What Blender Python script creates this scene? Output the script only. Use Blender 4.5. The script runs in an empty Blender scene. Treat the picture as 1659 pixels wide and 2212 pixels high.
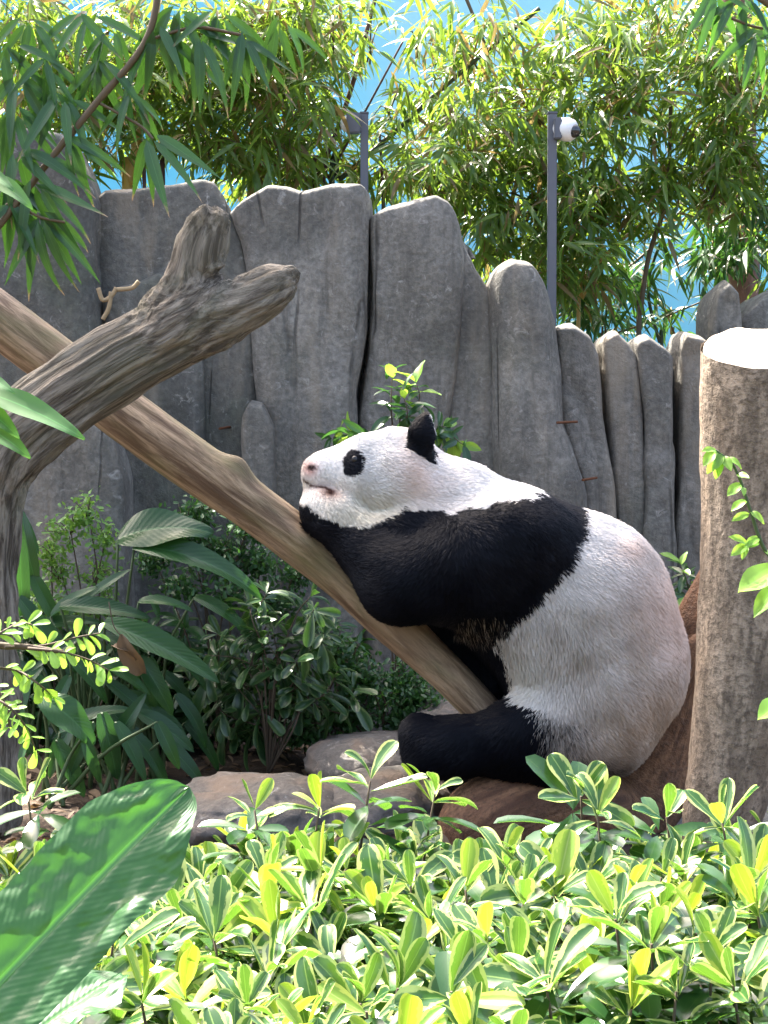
import bpy, math, random
import numpy as np
from mathutils import Vector, Matrix
random.seed(7); rng = np.random.default_rng(7)
scene = bpy.context.scene
COL = scene.collection
R = math.radians
# ------------------------------------------------------------------ camera
ZC = 1.2; F = 3636.0; CX, CY = 829.5, 1106.0; PITCH = math.atan(206.0 / F)
cam_d = bpy.data.cameras.new('camera'); cam = bpy.data.objects.new('camera', cam_d); COL.objects.link(cam)
cam.location = (0, 0, ZC); cam.rotation_euler = (R(90) - PITCH, 0, 0)
cam_d.sensor_fit = 'VERTICAL'; cam_d.sensor_height = 24.0; cam_d.lens = 24.0 * F / 2212.0
cam_d.clip_start = 0.05; cam_d.clip_end = 400
scene.camera = cam
# ------------------------------------------------------------------ light
SUN = Vector((-0.36, 0.46, 0.81)).normalized()          # direction towards the sun
world = bpy.data.worlds.new('World'); scene.world = world; world.use_nodes = True
wn = world.node_tree; bg = wn.nodes['Background']
sky = wn.nodes.new('ShaderNodeTexSky'); sky.sky_type = 'NISHITA'; sky.sun_disc = False
sky.sun_elevation = math.asin(SUN.z); sky.sun_rotation = math.atan2(SUN.x, SUN.y)
sky.dust_density = 7.0; sky.air_density = 1.0; sky.ozone_density = 0.3
wn.links.new(sky.outputs[0], bg.inputs[0]); bg.inputs[1].default_value = 0.15
sl = bpy.data.lights.new('sun', 'SUN'); sl.energy = 5.0; sl.angle = R(0.6); sl.color = (1.0, 0.955, 0.88)
so = bpy.data.objects.new('sun', sl); COL.objects.link(so); so.location = (-4, 6, 9)
so.rotation_euler = SUN.to_track_quat('Z', 'Y').to_euler()
vs = scene.view_settings; vs.view_transform = 'Standard'; vs.look = 'None'; vs.exposure = 2.48; vs.gamma = 1.0
scene.cycles.max_bounces = 8; scene.cycles.transmission_bounces = 4
scene.cycles.sample_clamp_indirect = 6.0
# ------------------------------------------------------------------ helpers
ca, sa = math.cos(PITCH), math.sin(PITCH)
def W(px, py, Y):
    """a point of the place at distance Y, given where it shows in the 1659 x 2212 photograph"""
    dx = (px - CX) / F; dy = (CY - py) / F
    t = Y / (ca + dy * sa)
    return np.array((dx * t, Y, ZC + (-sa + dy * ca) * t))
def S(Y): return F / Y
def project(P):
    x = P[:, 0]; y = P[:, 1]; z = P[:, 2] - ZC
    f = y * ca - z * sa; u = y * sa + z * ca
    return CX + F * x / f, CY - F * u / f
def norm(v): return v / (np.linalg.norm(v, axis=-1, keepdims=True) + 1e-12)
def hash3(i, j, k):
    n = (i.astype(np.int64) * 374761393 + j.astype(np.int64) * 668265263 + k.astype(np.int64) * 1274126177) & 0x7fffffff
    n = (n ^ (n >> 13)) * 1274126177 & 0x7fffffff
    n = n ^ (n >> 16)
    return (n & 0xffff) / 32767.5 - 1.0
def vnoise(p):
    i = np.floor(p).astype(np.int64); f = p - i; f = f * f * (3 - 2 * f)
    r = 0
    for a in (0, 1):
        for b in (0, 1):
            for c in (0, 1):
                w = (f[:, 0] if a else 1 - f[:, 0]) * (f[:, 1] if b else 1 - f[:, 1]) * (f[:, 2] if c else 1 - f[:, 2])
                r = r + w * hash3(i[:, 0] + a, i[:, 1] + b, i[:, 2] + c)
    return r
def fbm(p, o=3):
    r = 0; a = 1.0; p = np.asarray(p, float)
    for k in range(o):
        r = r + a * vnoise(p + 17.3 * k); p = p * 2.03; a *= 0.5
    return r
def tag(o, label=None, cat=None, group=None, kind=None):
    if label: o['label'] = label
    if cat: o['category'] = cat
    if group: o['group'] = group
    if kind: o['kind'] = kind
    return o
def empty(name, loc, label=None, cat=None, group=None):
    o = bpy.data.objects.new(name, None); o.location = Vector(loc); o.empty_display_size = 0.1
    COL.objects.link(o); return tag(o, label, cat, group)
def wloc(o):
    v = o.location.copy()
    while o.parent: o = o.parent; v = v + o.location
    return v
def link(name, me, mat=None, parent=None, M=None):
    """links a mesh; M (or the mesh itself) is in world coordinates"""
    o = bpy.data.objects.new(name, me); COL.objects.link(o)
    if mat is not None and not me.materials: me.materials.append(mat)
    if M is not None: o.matrix_basis = M
    if parent is not None:
        o.parent = parent; o.location = o.location - wloc(parent)
    return o
def make_mesh(name, V, faces, smooth=True, uv=None, attrs=None):
    """V (n,3); faces: list of int arrays (m,k), k = 3 or 4; uv per vertex; attrs {name: per-vertex data}"""
    V = np.asarray(V, np.float32); faces = [np.asarray(f, np.int32) for f in faces if len(f)]
    me = bpy.data.meshes.new(name); me.vertices.add(len(V)); me.vertices.foreach_set('co', V.ravel())
    li = np.concatenate([f.ravel() for f in faces]); tot = np.concatenate([np.full(len(f), f.shape[1], np.int32) for f in faces])
    st = np.concatenate(([0], np.cumsum(tot)[:-1])).astype(np.int32)
    me.loops.add(len(li)); me.loops.foreach_set('vertex_index', li)
    me.polygons.add(len(tot)); me.polygons.foreach_set('loop_start', st)
    me.update(calc_edges=True)
    me.polygons.foreach_set('use_smooth', np.full(len(tot), smooth, bool))
    if uv is not None:
        l = me.uv_layers.new(name='UVMap'); l.data.foreach_set('uv', np.asarray(uv, np.float32)[li].ravel())
    for k, d in (attrs or {}).items():
        d = np.asarray(d, np.float32)
        if d.ndim == 1: a = me.attributes.new(k, 'FLOAT', 'POINT'); a.data.foreach_set('value', d)
        elif d.shape[1] == 3: a = me.attributes.new(k, 'FLOAT_VECTOR', 'POINT'); a.data.foreach_set('vector', d.ravel())
        else: a = me.attributes.new(k, 'FLOAT_COLOR', 'POINT'); a.data.foreach_set('color', d.ravel())
    me.update(); return me
def spline(pts, n):
    """Catmull-Rom through pts (m,d), n samples"""
    p = np.asarray(pts, float); m = len(p)
    p = np.vstack((2 * p[0] - p[1], p, 2 * p[-1] - p[-2]))
    t = np.linspace(0, m - 1 - 1e-9, n); i = np.floor(t).astype(int); f = (t - i)[:, None]
    a, b, c, d = p[i], p[i + 1], p[i + 2], p[i + 3]
    return 0.5 * (2 * b + (c - a) * f + (2 * a - 5 * b + 4 * c - d) * f ** 2 + (3 * b - a - 3 * c + d) * f ** 3)
def frames(C):
    T = norm(np.gradient(C, axis=0)); n = np.cross(T[0], (0, 1, 0.13)); n /= np.linalg.norm(n); N = [n]
    for i in range(1, len(C)):
        n = N[-1] - T[i] * np.dot(N[-1], T[i]); N.append(n / np.linalg.norm(n))
    N = np.array(N); return T, N, np.cross(T, N)
def tube(name, pts, rad, n=24, seg=8, disp=None, cap=(True, True), tilt=None):
    """pts world (m,3), rad (m,); disp(grain, theta) -> added radius; attribute grain = coordinates along the wood"""
    A = spline(np.column_stack((pts, rad)), n); C = A[:, :3]; r = A[:, 3]
    T, N, B = frames(C); s = np.concatenate(([0], np.cumsum(np.linalg.norm(np.diff(C, axis=0), axis=1))))
    th = np.linspace(0, 2 * math.pi, seg, endpoint=False); V = []; G = []
    rows = [(i, 1.0, 0) for i in range(n)]
    if cap[1]: rows += [(n - 1, 0.93, 0.05), (n - 1, 0.75, 0.05), (n - 1, 0.4, 0.03), (n - 1, 0.02, 0.02)]
    if cap[0]: rows = [(0, 0.02, 0), (0, 0.5, 0), (0, 0.93, 0)] + rows
    for i, k, up in rows:
        rr = r[i] * k * np.ones(seg)
        g = np.column_stack((r[i] * np.cos(th), r[i] * np.sin(th), np.full(seg, s[i])))
        if disp is not None: rr = rr + disp(g, th) * k
        p = C[i] + rr[:, None] * (np.cos(th)[:, None] * N[i] + np.sin(th)[:, None] * B[i]) + T[i] * up * r[i]
        if tilt is not None:
            wt = np.clip((i / (n - 1) - 0.72) / 0.28, 0, 1) ** 2; p[:, 2] += wt * ((p - C[i]) @ np.asarray(tilt))
        V.append(p); G.append(g)
    V = np.concatenate(V); G = np.concatenate(G); m = len(rows)
    a = (np.arange(m - 1)[:, None] * seg + np.arange(seg)); b = (np.arange(m - 1)[:, None] * seg + (np.arange(seg) + 1) % seg)
    Q = np.stack((a, b, b + seg, a + seg), -1).reshape(-1, 4)
    return make_mesh(name, V, [Q], attrs={'grain': G})
def px_tube(name, pp, Y, **k):
    """pp: (px, py, radius px[, Y])"""
    P = np.array([W(p[0], p[1], p[3] if len(p) > 3 else Y) for p in pp])
    r = np.array([p[2] / S(p[3] if len(p) > 3 else Y) for p in pp])
    return tube(name, P, r, **k)
# ---- signed distance surfaces -> one continuous mesh
def cone_sdf(P, a, b, r1, r2):
    ba = b - a; h = np.clip(((P - a) @ ba) / max(ba @ ba, 1e-9), 0, 1)
    return np.linalg.norm(P - a - h[..., None] * ba, axis=-1) - (r1 + (r2 - r1) * h)
def ell_sdf(P, c, ax, rad):
    q = (P - c) @ np.asarray(ax).T / rad; k = np.linalg.norm(q, axis=-1)
    return (k - 1) * min(rad)
def smin(a, b, k):
    h = np.clip(0.5 + 0.5 * (b - a) / k, 0, 1)
    return b + (a - b) * h - k * h * (1 - h)
def surface_nets(f, lo, hi, h):
    n = np.ceil((np.asarray(hi) - lo) / h).astype(int) + 1
    g = np.stack(np.meshgrid(*[lo[i] + h * np.arange(n[i]) for i in range(3)], indexing='ij'), -1)
    v = f(g.reshape(-1, 3)).reshape(n).astype(np.float32)
    cs = n - 1
    off = [(a, b, c) for a in (0, 1) for b in (0, 1) for c in (0, 1)]
    cv = {o: v[o[0]:o[0] + cs[0], o[1]:o[1] + cs[1], o[2]:o[2] + cs[2]] for o in off}
    neg = sum((cv[o] < 0).astype(np.int8) for o in off); act = (neg > 0) & (neg < 8)
    idx = np.argwhere(act); acc = np.zeros((len(idx), 3)); cnt = np.zeros(len(idx))
    loc = {o: cv[o][act] for o in off}
    for o in off:
        for ax in range(3):
            if o[ax]: continue
            o2 = list(o); o2[ax] = 1; o2 = tuple(o2)
            a, b = loc[o], loc[o2]; x = (a < 0) != (b < 0); t = np.where(x, a / np.where(x, a - b, 1), 0)
            e = np.array(o, float)[None] + np.eye(3)[ax] * t[:, None]
            acc[x] += e[x]; cnt += x
    V = np.asarray(lo) + h * (idx + acc / cnt[:, None])
    vid = np.full(cs, -1, np.int32); vid[act] = np.arange(len(idx)); Q = []
    for ax in range(3):
        u, w = (ax + 1) % 3, (ax + 2) % 3
        sl_ = [slice(1, -1)] * 3; sl_[ax] = slice(0, -1); s2 = [slice(1, -1)] * 3; s2[ax] = slice(1, None)
        a, b = v[tuple(sl_)] < 0, v[tuple(s2)] < 0; base = np.array([1, 1, 1]); base[ax] = 0
        for flip, m in ((False, a & ~b), (True, ~a & b)):
            p = np.argwhere(m) + base
            if not len(p): continue
            eu, ew = np.eye(3, dtype=int)[u], np.eye(3, dtype=int)[w]
            q = np.stack([vid[tuple((p - d).T)] for d in (0 * eu, eu, eu + ew, ew)], 1)
            Q.append(q[:, ::-1] if flip else q)
    Q = np.concatenate(Q); return V, Q[(Q >= 0).all(1)]
def vnormals(V, Q):
    n = np.cross(V[Q[:, 2]] - V[Q[:, 0]], V[Q[:, 3]] - V[Q[:, 1]]); N = np.zeros_like(V)
    for k in range(4): np.add.at(N, Q[:, k], n)
    return norm(N)
# ---- leaves
def leaf_data(L=1.0, Wd=0.3, shape='lance', arch=0.25, fold=0.25, wave=0.0, ns=6, nw=2, twist=0.0, ph=0.0):
    """leaf from the origin along +y, upper side +z; returns verts, quads, uv"""
    v = np.linspace(0, 1, ns + 1); u = np.linspace(-1, 1, 2 * nw + 1)
    if shape == 'obovate': v = 1 - (1 - v) ** 1.6
    if shape == 'lance': w = np.sin(np.pi * np.clip(v, 0, 1) ** 0.6) ** 0.9 * (1 - 0.25 * v)
    elif shape == 'obovate': w = np.clip(v, 0, 1) ** 0.75 * np.clip(1 - v ** 3.2, 0, 1) ** 0.5 * 1.25
    elif shape == 'blunt': w = np.clip(v / 0.25, 0, 1) ** 0.7 * np.clip((1.0 - v) / 0.2, 0, 1) ** 0.5
    elif shape == 'broad': w = np.sin(np.pi * (0.04 + 0.96 * v) ** 0.75) ** 0.62
    else: w = np.sin(np.pi * np.clip(v, 0, 1) ** 0.85) ** 0.8
    w = np.maximum(w, 0.03); w[-1] = 0.015
    a = arch * v; ang = 2 * arch * v
    yy = np.concatenate(([0], np.cumsum(np.cos(ang[1:]) * L * np.diff(v)))); zz = -np.concatenate(([0], np.cumsum(np.sin(ang[1:]) * L * np.diff(v))))
    V = []; UV = []
    for i in range(ns + 1):
        x = u * w[i] * Wd * 0.5
        z = np.abs(x) * fold + wave * Wd * np.sin(v[i] * 9 + ph + u * 1.7) * np.abs(u)
        tw = twist * v[i]; ct, st = math.cos(tw), math.sin(tw)
        n_ = np.array((0, math.sin(ang[i]), math.cos(ang[i])))
        X = x * ct - z * st; Z = x * st + z * ct
        V.append(np.column_stack((X, yy[i] + Z * n_[1], zz[i] + Z * n_[2]))); UV.append(np.column_stack((0.5 + u * 0.5, np.full(len(u), v[i]))))
    k = 2 * nw + 1; a_ = np.arange(ns)[:, None] * k + np.arange(k - 1)
    Q = np.stack((a_, a_ + 1, a_ + k + 1, a_ + k), -1).reshape(-1, 4)
    return np.concatenate(V), Q, np.concatenate(UV)
def leaf_mesh(name, mat, **k):
    V, Q, uv = leaf_data(**k); me = make_mesh(name, V, [Q], uv=uv); me.materials.append(mat); return me
def basis(y, hint):
    """rotation columns x,y,z with y along the leaf and z near hint; arrays (n,3)"""
    y = norm(np.atleast_2d(np.asarray(y, float))); hint = np.broadcast_to(np.asarray(hint, float), y.shape)
    z = hint - (hint * y).sum(1, keepdims=True) * y; bad = np.linalg.norm(z, axis=1) < 1e-3
    z[bad] = np.cross(y[bad], (1, 0.2, 0)); z = norm(z); x = np.cross(y, z)
    return np.stack((x, y, z), -1)
def mat4(B, p, s):
    M = Matrix.Identity(4)
    for i in range(3):
        for j in range(3): M[i][j] = B[i][j] * s
        M[i][3] = p[i]
    return M
def batch(name, tmpl, B, P, Sc, rnd=None):
    """many leaves in one mesh: tmpl (V,Q,uv), B (n,3,3), P (n,3), Sc (n,)"""
    V, Q, uv = tmpl; n = len(P); m = len(V)
    VV = np.einsum('nij,mj->nmi', B, V) * np.asarray(Sc)[:, None, None] + P[:, None, :]
    QQ = (Q[None] + (np.arange(n) * m)[:, None, None]).reshape(-1, 4)
    rnd = rng.random(n) if rnd is None else rnd
    return make_mesh(name, VV.reshape(-1, 3), [QQ], uv=np.tile(uv, (n, 1)), attrs={'rnd': np.repeat(rnd, m)})
def rand_unit(n):
    return norm(rng.normal(size=(n, 3)))
# ------------------------------------------------------------------ materials
class NT:
    def __init__(s, name):
        s.m = bpy.data.materials.new(name); s.m.use_nodes = True; s.t = s.m.node_tree; s.t.nodes.clear()
        s.out = s.n('OutputMaterial')
    def n(s, typ, **k):
        o = s.t.nodes.new('ShaderNode' + typ)
        for a, b in k.items(): setattr(o, a, b)
        return o
    def set(s, sock, v):
        if isinstance(v, bpy.types.NodeSocket): s.t.links.new(v, sock)
        elif isinstance(v, (tuple, list)) and sock.type == 'RGBA' and len(v) == 3: sock.default_value = (*v, 1)
        else: sock.default_value = v
    def math(s, op, a, b=0.5, c=None, clamp=False):
        o = s.n('Math', operation=op, use_clamp=clamp); s.set(o.inputs[0], a); s.set(o.inputs[1], b)
        if c is not None: s.set(o.inputs[2], c)
        return o.outputs[0]
    def mix(s, f, a, b, blend='MIX'):
        o = s.n('Mix', data_type='RGBA', blend_type=blend); s.set(o.inputs[0], f); s.set(o.inputs[6], a); s.set(o.inputs[7], b); return o.outputs[2]
    def ramp(s, f, lo, hi):
        o = s.n('MapRange', interpolation_type='SMOOTHSTEP'); s.set(o.inputs[0], f); o.inputs[1].default_value = lo; o.inputs[2].default_value = hi; return o.outputs[0]
    def vec(s, src, scale):
        o = s.n('Mapping'); s.set(o.inputs[0], src); o.inputs[3].default_value = scale; return o.outputs[0]
    def noise(s, v, scale, detail=4, rough=0.55, dist=0.0):
        o = s.n('TexNoise'); s.set(o.inputs['Vector'], v); o.inputs['Scale'].default_value = scale
        o.inputs['Detail'].default_value = detail; o.inputs['Roughness'].default_value = rough; o.inputs['Distortion'].default_value = dist; return o.outputs[0]
    def obj(s): return s.n('TexCoord').outputs['Object']
    def attr(s, name, out='Vector'): return s.n('Attribute', attribute_name=name).outputs[out]
    def bump(s, h, dist, strength=1.0, normal=None):
        o = s.n('Bump'); o.inputs['Strength'].default_value = strength; o.inputs['Distance'].default_value = dist; s.set(o.inputs['Height'], h)
        if normal is not None: s.set(o.inputs['Normal'], normal)
        return o.outputs[0]
    def bsdf(s, col, rough=0.6, spec=0.4, normal=None, metal=0.0):
        o = s.n('BsdfPrincipled'); s.set(o.inputs['Base Color'], col); s.set(o.inputs['Roughness'], rough)
        s.set(o.inputs['Specular IOR Level'], spec); s.set(o.inputs['Metallic'], metal)
        if normal is not None: s.set(o.inputs['Normal'], normal)
        return o
    def done(s, sh): s.t.links.new(sh, s.out.inputs[0]); return s.m
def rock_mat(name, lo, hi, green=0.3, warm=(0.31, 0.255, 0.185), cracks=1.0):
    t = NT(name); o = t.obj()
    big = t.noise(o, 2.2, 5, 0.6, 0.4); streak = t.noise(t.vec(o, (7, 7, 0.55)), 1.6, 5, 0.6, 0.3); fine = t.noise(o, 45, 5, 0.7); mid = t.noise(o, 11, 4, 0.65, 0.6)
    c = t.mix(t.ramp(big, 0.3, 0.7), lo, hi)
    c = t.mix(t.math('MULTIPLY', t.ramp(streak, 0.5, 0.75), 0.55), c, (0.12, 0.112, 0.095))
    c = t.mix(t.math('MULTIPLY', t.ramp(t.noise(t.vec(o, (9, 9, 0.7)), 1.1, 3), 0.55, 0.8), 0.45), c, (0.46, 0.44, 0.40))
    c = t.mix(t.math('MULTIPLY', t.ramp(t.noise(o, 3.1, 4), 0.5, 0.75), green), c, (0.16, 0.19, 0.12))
    c = t.mix(t.math('MULTIPLY', t.ramp(t.noise(o, 1.7, 3), 0.52, 0.8), 0.35), c, warm)
    c = t.mix(t.math('MULTIPLY', t.ramp(mid, 0.35, 0.7), 0.45), t.mix(0.5, c, (0.1, 0.1, 0.1)), c)
    c = t.mix(t.ramp(fine, 0.3, 0.75), t.mix(0.55, c, (0.04, 0.04, 0.035)), c)
    c = t.mix(t.math('MULTIPLY', t.ramp(t.noise(t.vec(o, (26, 26, 2.2)), 1.0, 4, 0.65), 0.52, 0.74), 0.5), c, (0.07, 0.066, 0.058))
    c = t.mix(t.math('MULTIPLY', t.ramp(t.noise(o, 20, 5, 0.7, 1.0), 0.58, 0.72), 0.4), c, (0.5, 0.48, 0.44))
    cn = t.math('ABSOLUTE', t.math('SUBTRACT', t.noise(t.vec(o, (2.0, 2.0, 0.22)), 1.0, 2, 0.4, 0.1), 0.5)); cm = t.noise(o, 1.9, 2)
    crack = t.math('MULTIPLY', t.ramp(cn, 0.007, 0.0), t.ramp(cm, 0.5, 0.6))
    c = t.mix(t.math('MULTIPLY', t.ramp(t.noise(t.vec(o, (5, 5, 0.9)), 1.0, 4, 0.6, 0.4), 0.5, 0.72), 0.5), c, warm)
    c = t.mix(t.math('MULTIPLY', crack, 0.6 * cracks), c, (0.03, 0.028, 0.024))
    h = t.math('ADD', t.math('MULTIPLY', t.math('SUBTRACT', fine, t.math('MULTIPLY', crack, 1.5 * cracks)), 0.45), t.math('ADD', t.math('MULTIPLY', mid, 0.6), t.math('MULTIPLY', streak, 0.8)))
    return t.done(t.bsdf(c, 0.85, 0.25, t.bump(h, 0.018, 0.8)).outputs[0])
def wood_mat(name, c1, c2, c3, fu=22, fs=2.2, dist=0.012, rough=0.7, green=None, gfac=0.5, strength=0.9, speck=0.0):
    t = NT(name); g = t.attr('grain')
    a = t.noise(t.vec(g, (fu, fu, fs)), 1.0, 6, 0.62, 0.5); b = t.noise(t.vec(g, (fu * 3, fu * 3, fs * 4)), 1.0, 4, 0.65); big = t.noise(t.vec(g, (4, 4, 2.0)), 1.0, 3)
    c = t.mix(t.ramp(a, 0.35, 0.68), c1, c2); c = t.mix(t.math('MULTIPLY', t.ramp(big, 0.45, 0.7), 0.7), c, c3)
    c = t.mix(t.math('MULTIPLY', t.ramp(b, 0.5, 0.75), 0.6), c, t.mix(0.6, c1, (0.02, 0.015, 0.01)))
    if green: c = t.mix(t.math('MULTIPLY', t.ramp(t.noise(t.vec(g, (7, 7, 2.5)), 1.0, 4), 0.42, 0.72), gfac), c, green)
    h = t.math('ADD', a, t.math('MULTIPLY', b, 0.45))
    if speck:
        sp = t.noise(g, 60, 4, 0.7); c = t.mix(t.math('MULTIPLY', t.ramp(sp, 0.45, 0.65), speck), c, t.mix(0.55, c1, (0.03, 0.02, 0.015))); h = t.math('ADD', h, sp)
    return t.done(t.bsdf(c, rough, 0.3, t.bump(h, dist, strength)).outputs[0])
def leaf_mat(name, c1, c2, tr, rough=0.4, tfac=0.35, margin=None, mw=(0.2, 0.42), rib=None, veins=0.0, spec=0.5, dry=None, vf=40, old=0.0):
    t = NT(name); uv = t.n('TexCoord').outputs['UV']; sp = t.n('SeparateXYZ'); t.set(sp.inputs[0], uv)
    oi = t.n('ObjectInfo').outputs['Random']
    rnd = t.math('FRACT', t.math('ADD', oi, t.attr('rnd', 'Fac')))
    au = t.math('MULTIPLY', t.math('ABSOLUTE', t.math('SUBTRACT', sp.outputs[0], 0.5)), 2.0)
    c = t.mix(rnd, c1, c2); tc = t.mix(rnd, tr, tuple(0.75 * x for x in tr))
    nz = t.noise(t.obj(), 30, 3)
    c = t.mix(t.math('MULTIPLY', t.ramp(nz, 0.35, 0.75), 0.25), c, t.mix(0.5, c, c1))
    if margin:
        cv = t.n('CombineXYZ'); t.set(cv.inputs[0], t.math('MULTIPLY', sp.outputs[0], 3.0)); t.set(cv.inputs[1], t.math('MULTIPLY', sp.outputs[1], 2.6)); t.set(cv.inputs[2], t.math('MULTIPLY', rnd, 37.0))
        e = t.math('ADD', t.math('MULTIPLY', au, 1.0), t.math('MULTIPLY', t.math('SUBTRACT', t.noise(cv.outputs[0], 1.6, 3), 0.5), 1.1))
        f = t.ramp(e, 0.62, 0.74); c = t.mix(f, c, margin); tc = t.mix(f, tc, t.mix(0.5, margin, tr))
    if dry:
        f = t.math('MULTIPLY', t.ramp(t.math('ADD', sp.outputs[1], t.math('MULTIPLY', nz, 0.25)), 0.93, 1.12), t.math('GREATER_THAN', rnd, 0.35)); c = t.mix(f, c, dry); tc = t.mix(f, tc, dry)
    if old: f = t.math('GREATER_THAN', t.math('FRACT', t.math('MULTIPLY', rnd, 13.7)), 1 - old); c = t.mix(f, c, (0.17, 0.125, 0.05)); tc = t.mix(f, tc, (0.26, 0.19, 0.06))
    if rib: c = t.mix(t.math('MULTIPLY', t.math('LESS_THAN', au, 0.055), 0.7), c, rib)
    nrm = None
    if veins:
        h = t.math('SINE', t.math('MULTIPLY', t.math('SUBTRACT', sp.outputs[1], t.math('MULTIPLY', au, 0.22)), float(vf)))
        h = t.math('ADD', t.math('MULTIPLY', h, 0.6), t.math('MULTIPLY', t.ramp(au, 0.0, 0.12), 1.2)); nrm = t.bump(h, veins, 0.8)
    p = t.bsdf(c, rough, spec, nrm); tl = t.n('BsdfTranslucent'); t.set(tl.inputs[0], tc)
    mx = t.n('MixShader'); mx.inputs[0].default_value = tfac; t.t.links.new(p.outputs[0], mx.inputs[1]); t.t.links.new(tl.outputs[0], mx.inputs[2])
    return t.done(mx.outputs[0])
def plain(name, c, rough=0.5, spec=0.4, metal=0.0, var=0.15, bump=0.0):
    t = NT(name); nz = t.noise(t.obj(), 25, 4); c2 = t.mix(t.math('MULTIPLY', nz, var * 2), c, tuple(x * 0.45 for x in c))
    return t.done(t.bsdf(c2, rough, spec, t.bump(nz, bump) if bump else None, metal).outputs[0])
M = {}
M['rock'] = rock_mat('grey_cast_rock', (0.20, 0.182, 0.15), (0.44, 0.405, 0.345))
M['rock_dark'] = rock_mat('grey_cast_rock_dark', (0.105, 0.10, 0.08), (0.25, 0.234, 0.195), 0.6)  # darker and greener tone of the cast rock
M['ledge'] = rock_mat('brown_ledge_rock', (0.095, 0.078, 0.062), (0.21, 0.175, 0.145), 0.15, (0.22, 0.15, 0.1), 0.0)
M['bark'] = wood_mat('weathered_grey_bark', (0.055, 0.043, 0.032), (0.29, 0.25, 0.20), (0.20, 0.18, 0.14), 62, 5.5, 0.016, 0.85, (0.15, 0.17, 0.1), 0.25)
M['smooth'] = wood_mat('peeled_tan_wood', (0.12, 0.072, 0.042), (0.42, 0.30, 0.19), (0.34, 0.225, 0.13), 36, 4.5, 0.007, 0.55, (0.16, 0.155, 0.065), 0.8, 0.8)
M['red_wood'] = wood_mat('reddish_bare_wood', (0.09, 0.042, 0.022), (0.27, 0.14, 0.072), (0.17, 0.095, 0.06), 18, 3.5, 0.010, 0.7, None, 0.5, 0.9, 0.55)
M['stump'] = wood_mat('pale_mottled_bark', (0.13, 0.10, 0.073), (0.34, 0.265, 0.195), (0.27, 0.195, 0.13), 26, 7.0, 0.008, 0.85, None, 0.5, 0.9, 0.75)
M['cut'] = plain('pale_cut_wood', (0.62, 0.54, 0.44), 0.8, 0.2, 0, 0.2, 0.004)
# ================================================================== SETTING
# ground: one sheet, fine near the enclosure, reaching far out
def grow(lo, hi, far, step):
    a = np.arange(lo, hi + 1e-6, step); o = np.geomspace(step, far, 14)
    return np.concatenate((lo - np.cumsum(o)[::-1] * 0.7, a, hi + np.cumsum(o) * 0.7))
gx = grow(-2.5, 2.5, 60, 0.06); gy = grow(1.0, 7.5, 60, 0.06)
GX, GY = np.meshgrid(gx, gy, indexing='ij')
def ground_z(x, y):
    p = np.column_stack((x, y, 0 * x)); near = np.exp(-((np.hypot(x, y - 4) / 6) ** 4))
    return near * (0.045 * fbm(p * 1.4, 4) + 0.012 * fbm(p * 7, 3)) - 0.02
V = np.column_stack((GX.ravel(), GY.ravel(), ground_z(GX.ravel(), GY.ravel())))
n0, n1 = GX.shape; i = (np.arange(n0 - 1)[:, None] * n1 + np.arange(n1 - 1)).ravel()
t = NT('bare_earth'); o = t.obj(); a = t.noise(o, 3, 6, 0.65); b = t.noise(o, 40, 5, 0.7)
c = t.mix(t.ramp(a, 0.3, 0.7), (0.045, 0.032, 0.023), (0.12, 0.09, 0.066)); c = t.mix(t.ramp(b, 0.35, 0.7), t.mix(0.5, c, (0.03, 0.02, 0.015)), c)
M['earth'] = t.done(t.bsdf(c, 0.95, 0.15, t.bump(t.math('ADD', a, b), 0.02)).outputs[0])
g = link('ground', make_mesh('ground', V, [np.column_stack((i, i + n1, i + n1 + 1, i + 1))]), M['earth']); tag(g, kind='structure')
# painted backdrop wall behind the bamboo: curved slab with thickness
t = NT('sky_blue_mural'); o = t.obj(); cl = t.noise(t.vec(o, (0.28, 0.28, 0.5)), 1.3, 4, 0.5); sp = t.n('SeparateXYZ'); t.set(sp.inputs[0], o)
c = t.mix(t.ramp(cl, 0.48, 0.72), (0.17, 0.68, 0.88), (0.42, 0.82, 0.92))
hill = t.math('ADD', sp.outputs[2], t.math('MULTIPLY', t.noise(t.vec(o, (0.5, 0.5, 0.01)), 1.2, 3), -3.0))
c = t.mix(t.math('MULTIPLY', t.ramp(hill, 1.2, 1.05), 0.5), c, (0.22, 0.55, 0.66))
c = t.mix(t.math('MULTIPLY', t.noise(o, 9, 4), 0.2), c, (0.5, 0.7, 0.8))
M['mural'] = t.done(t.bsdf(c, 0.8, 0.2).outputs[0])
nb = 40; an = np.linspace(-0.75, 0.75, nb); Rb = 15.0
pi_ = np.column_stack((Rb * np.sin(an), -2.6 + Rb * np.cos(an))); po = np.column_stack(((Rb + 0.3) * np.sin(an), -2.6 + (Rb + 0.3) * np.cos(an)))
ring = [np.column_stack((q, np.full(nb, z))) for q, z in ((pi_, -0.3), (pi_, 5.2), (po, 5.2), (po, -0.3))]
V = np.concatenate(ring); i = np.arange(nb - 1)
Q = [np.column_stack((k * nb + i, (k + 1) % 4 * nb + i, (k + 1) % 4 * nb + i + 1, k * nb + i + 1)) for k in range(4)]
Q.append(np.array([[0, nb, 2 * nb, 3 * nb], [nb - 1, 4 * nb - 1, 3 * nb - 1, 2 * nb - 1]]))
bw = link('backdrop_wall', make_mesh('backdrop_wall', V, Q, smooth=False), M['mural'])
tag(bw, 'tall sky blue painted backdrop wall seen through the bamboo', 'wall')
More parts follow.
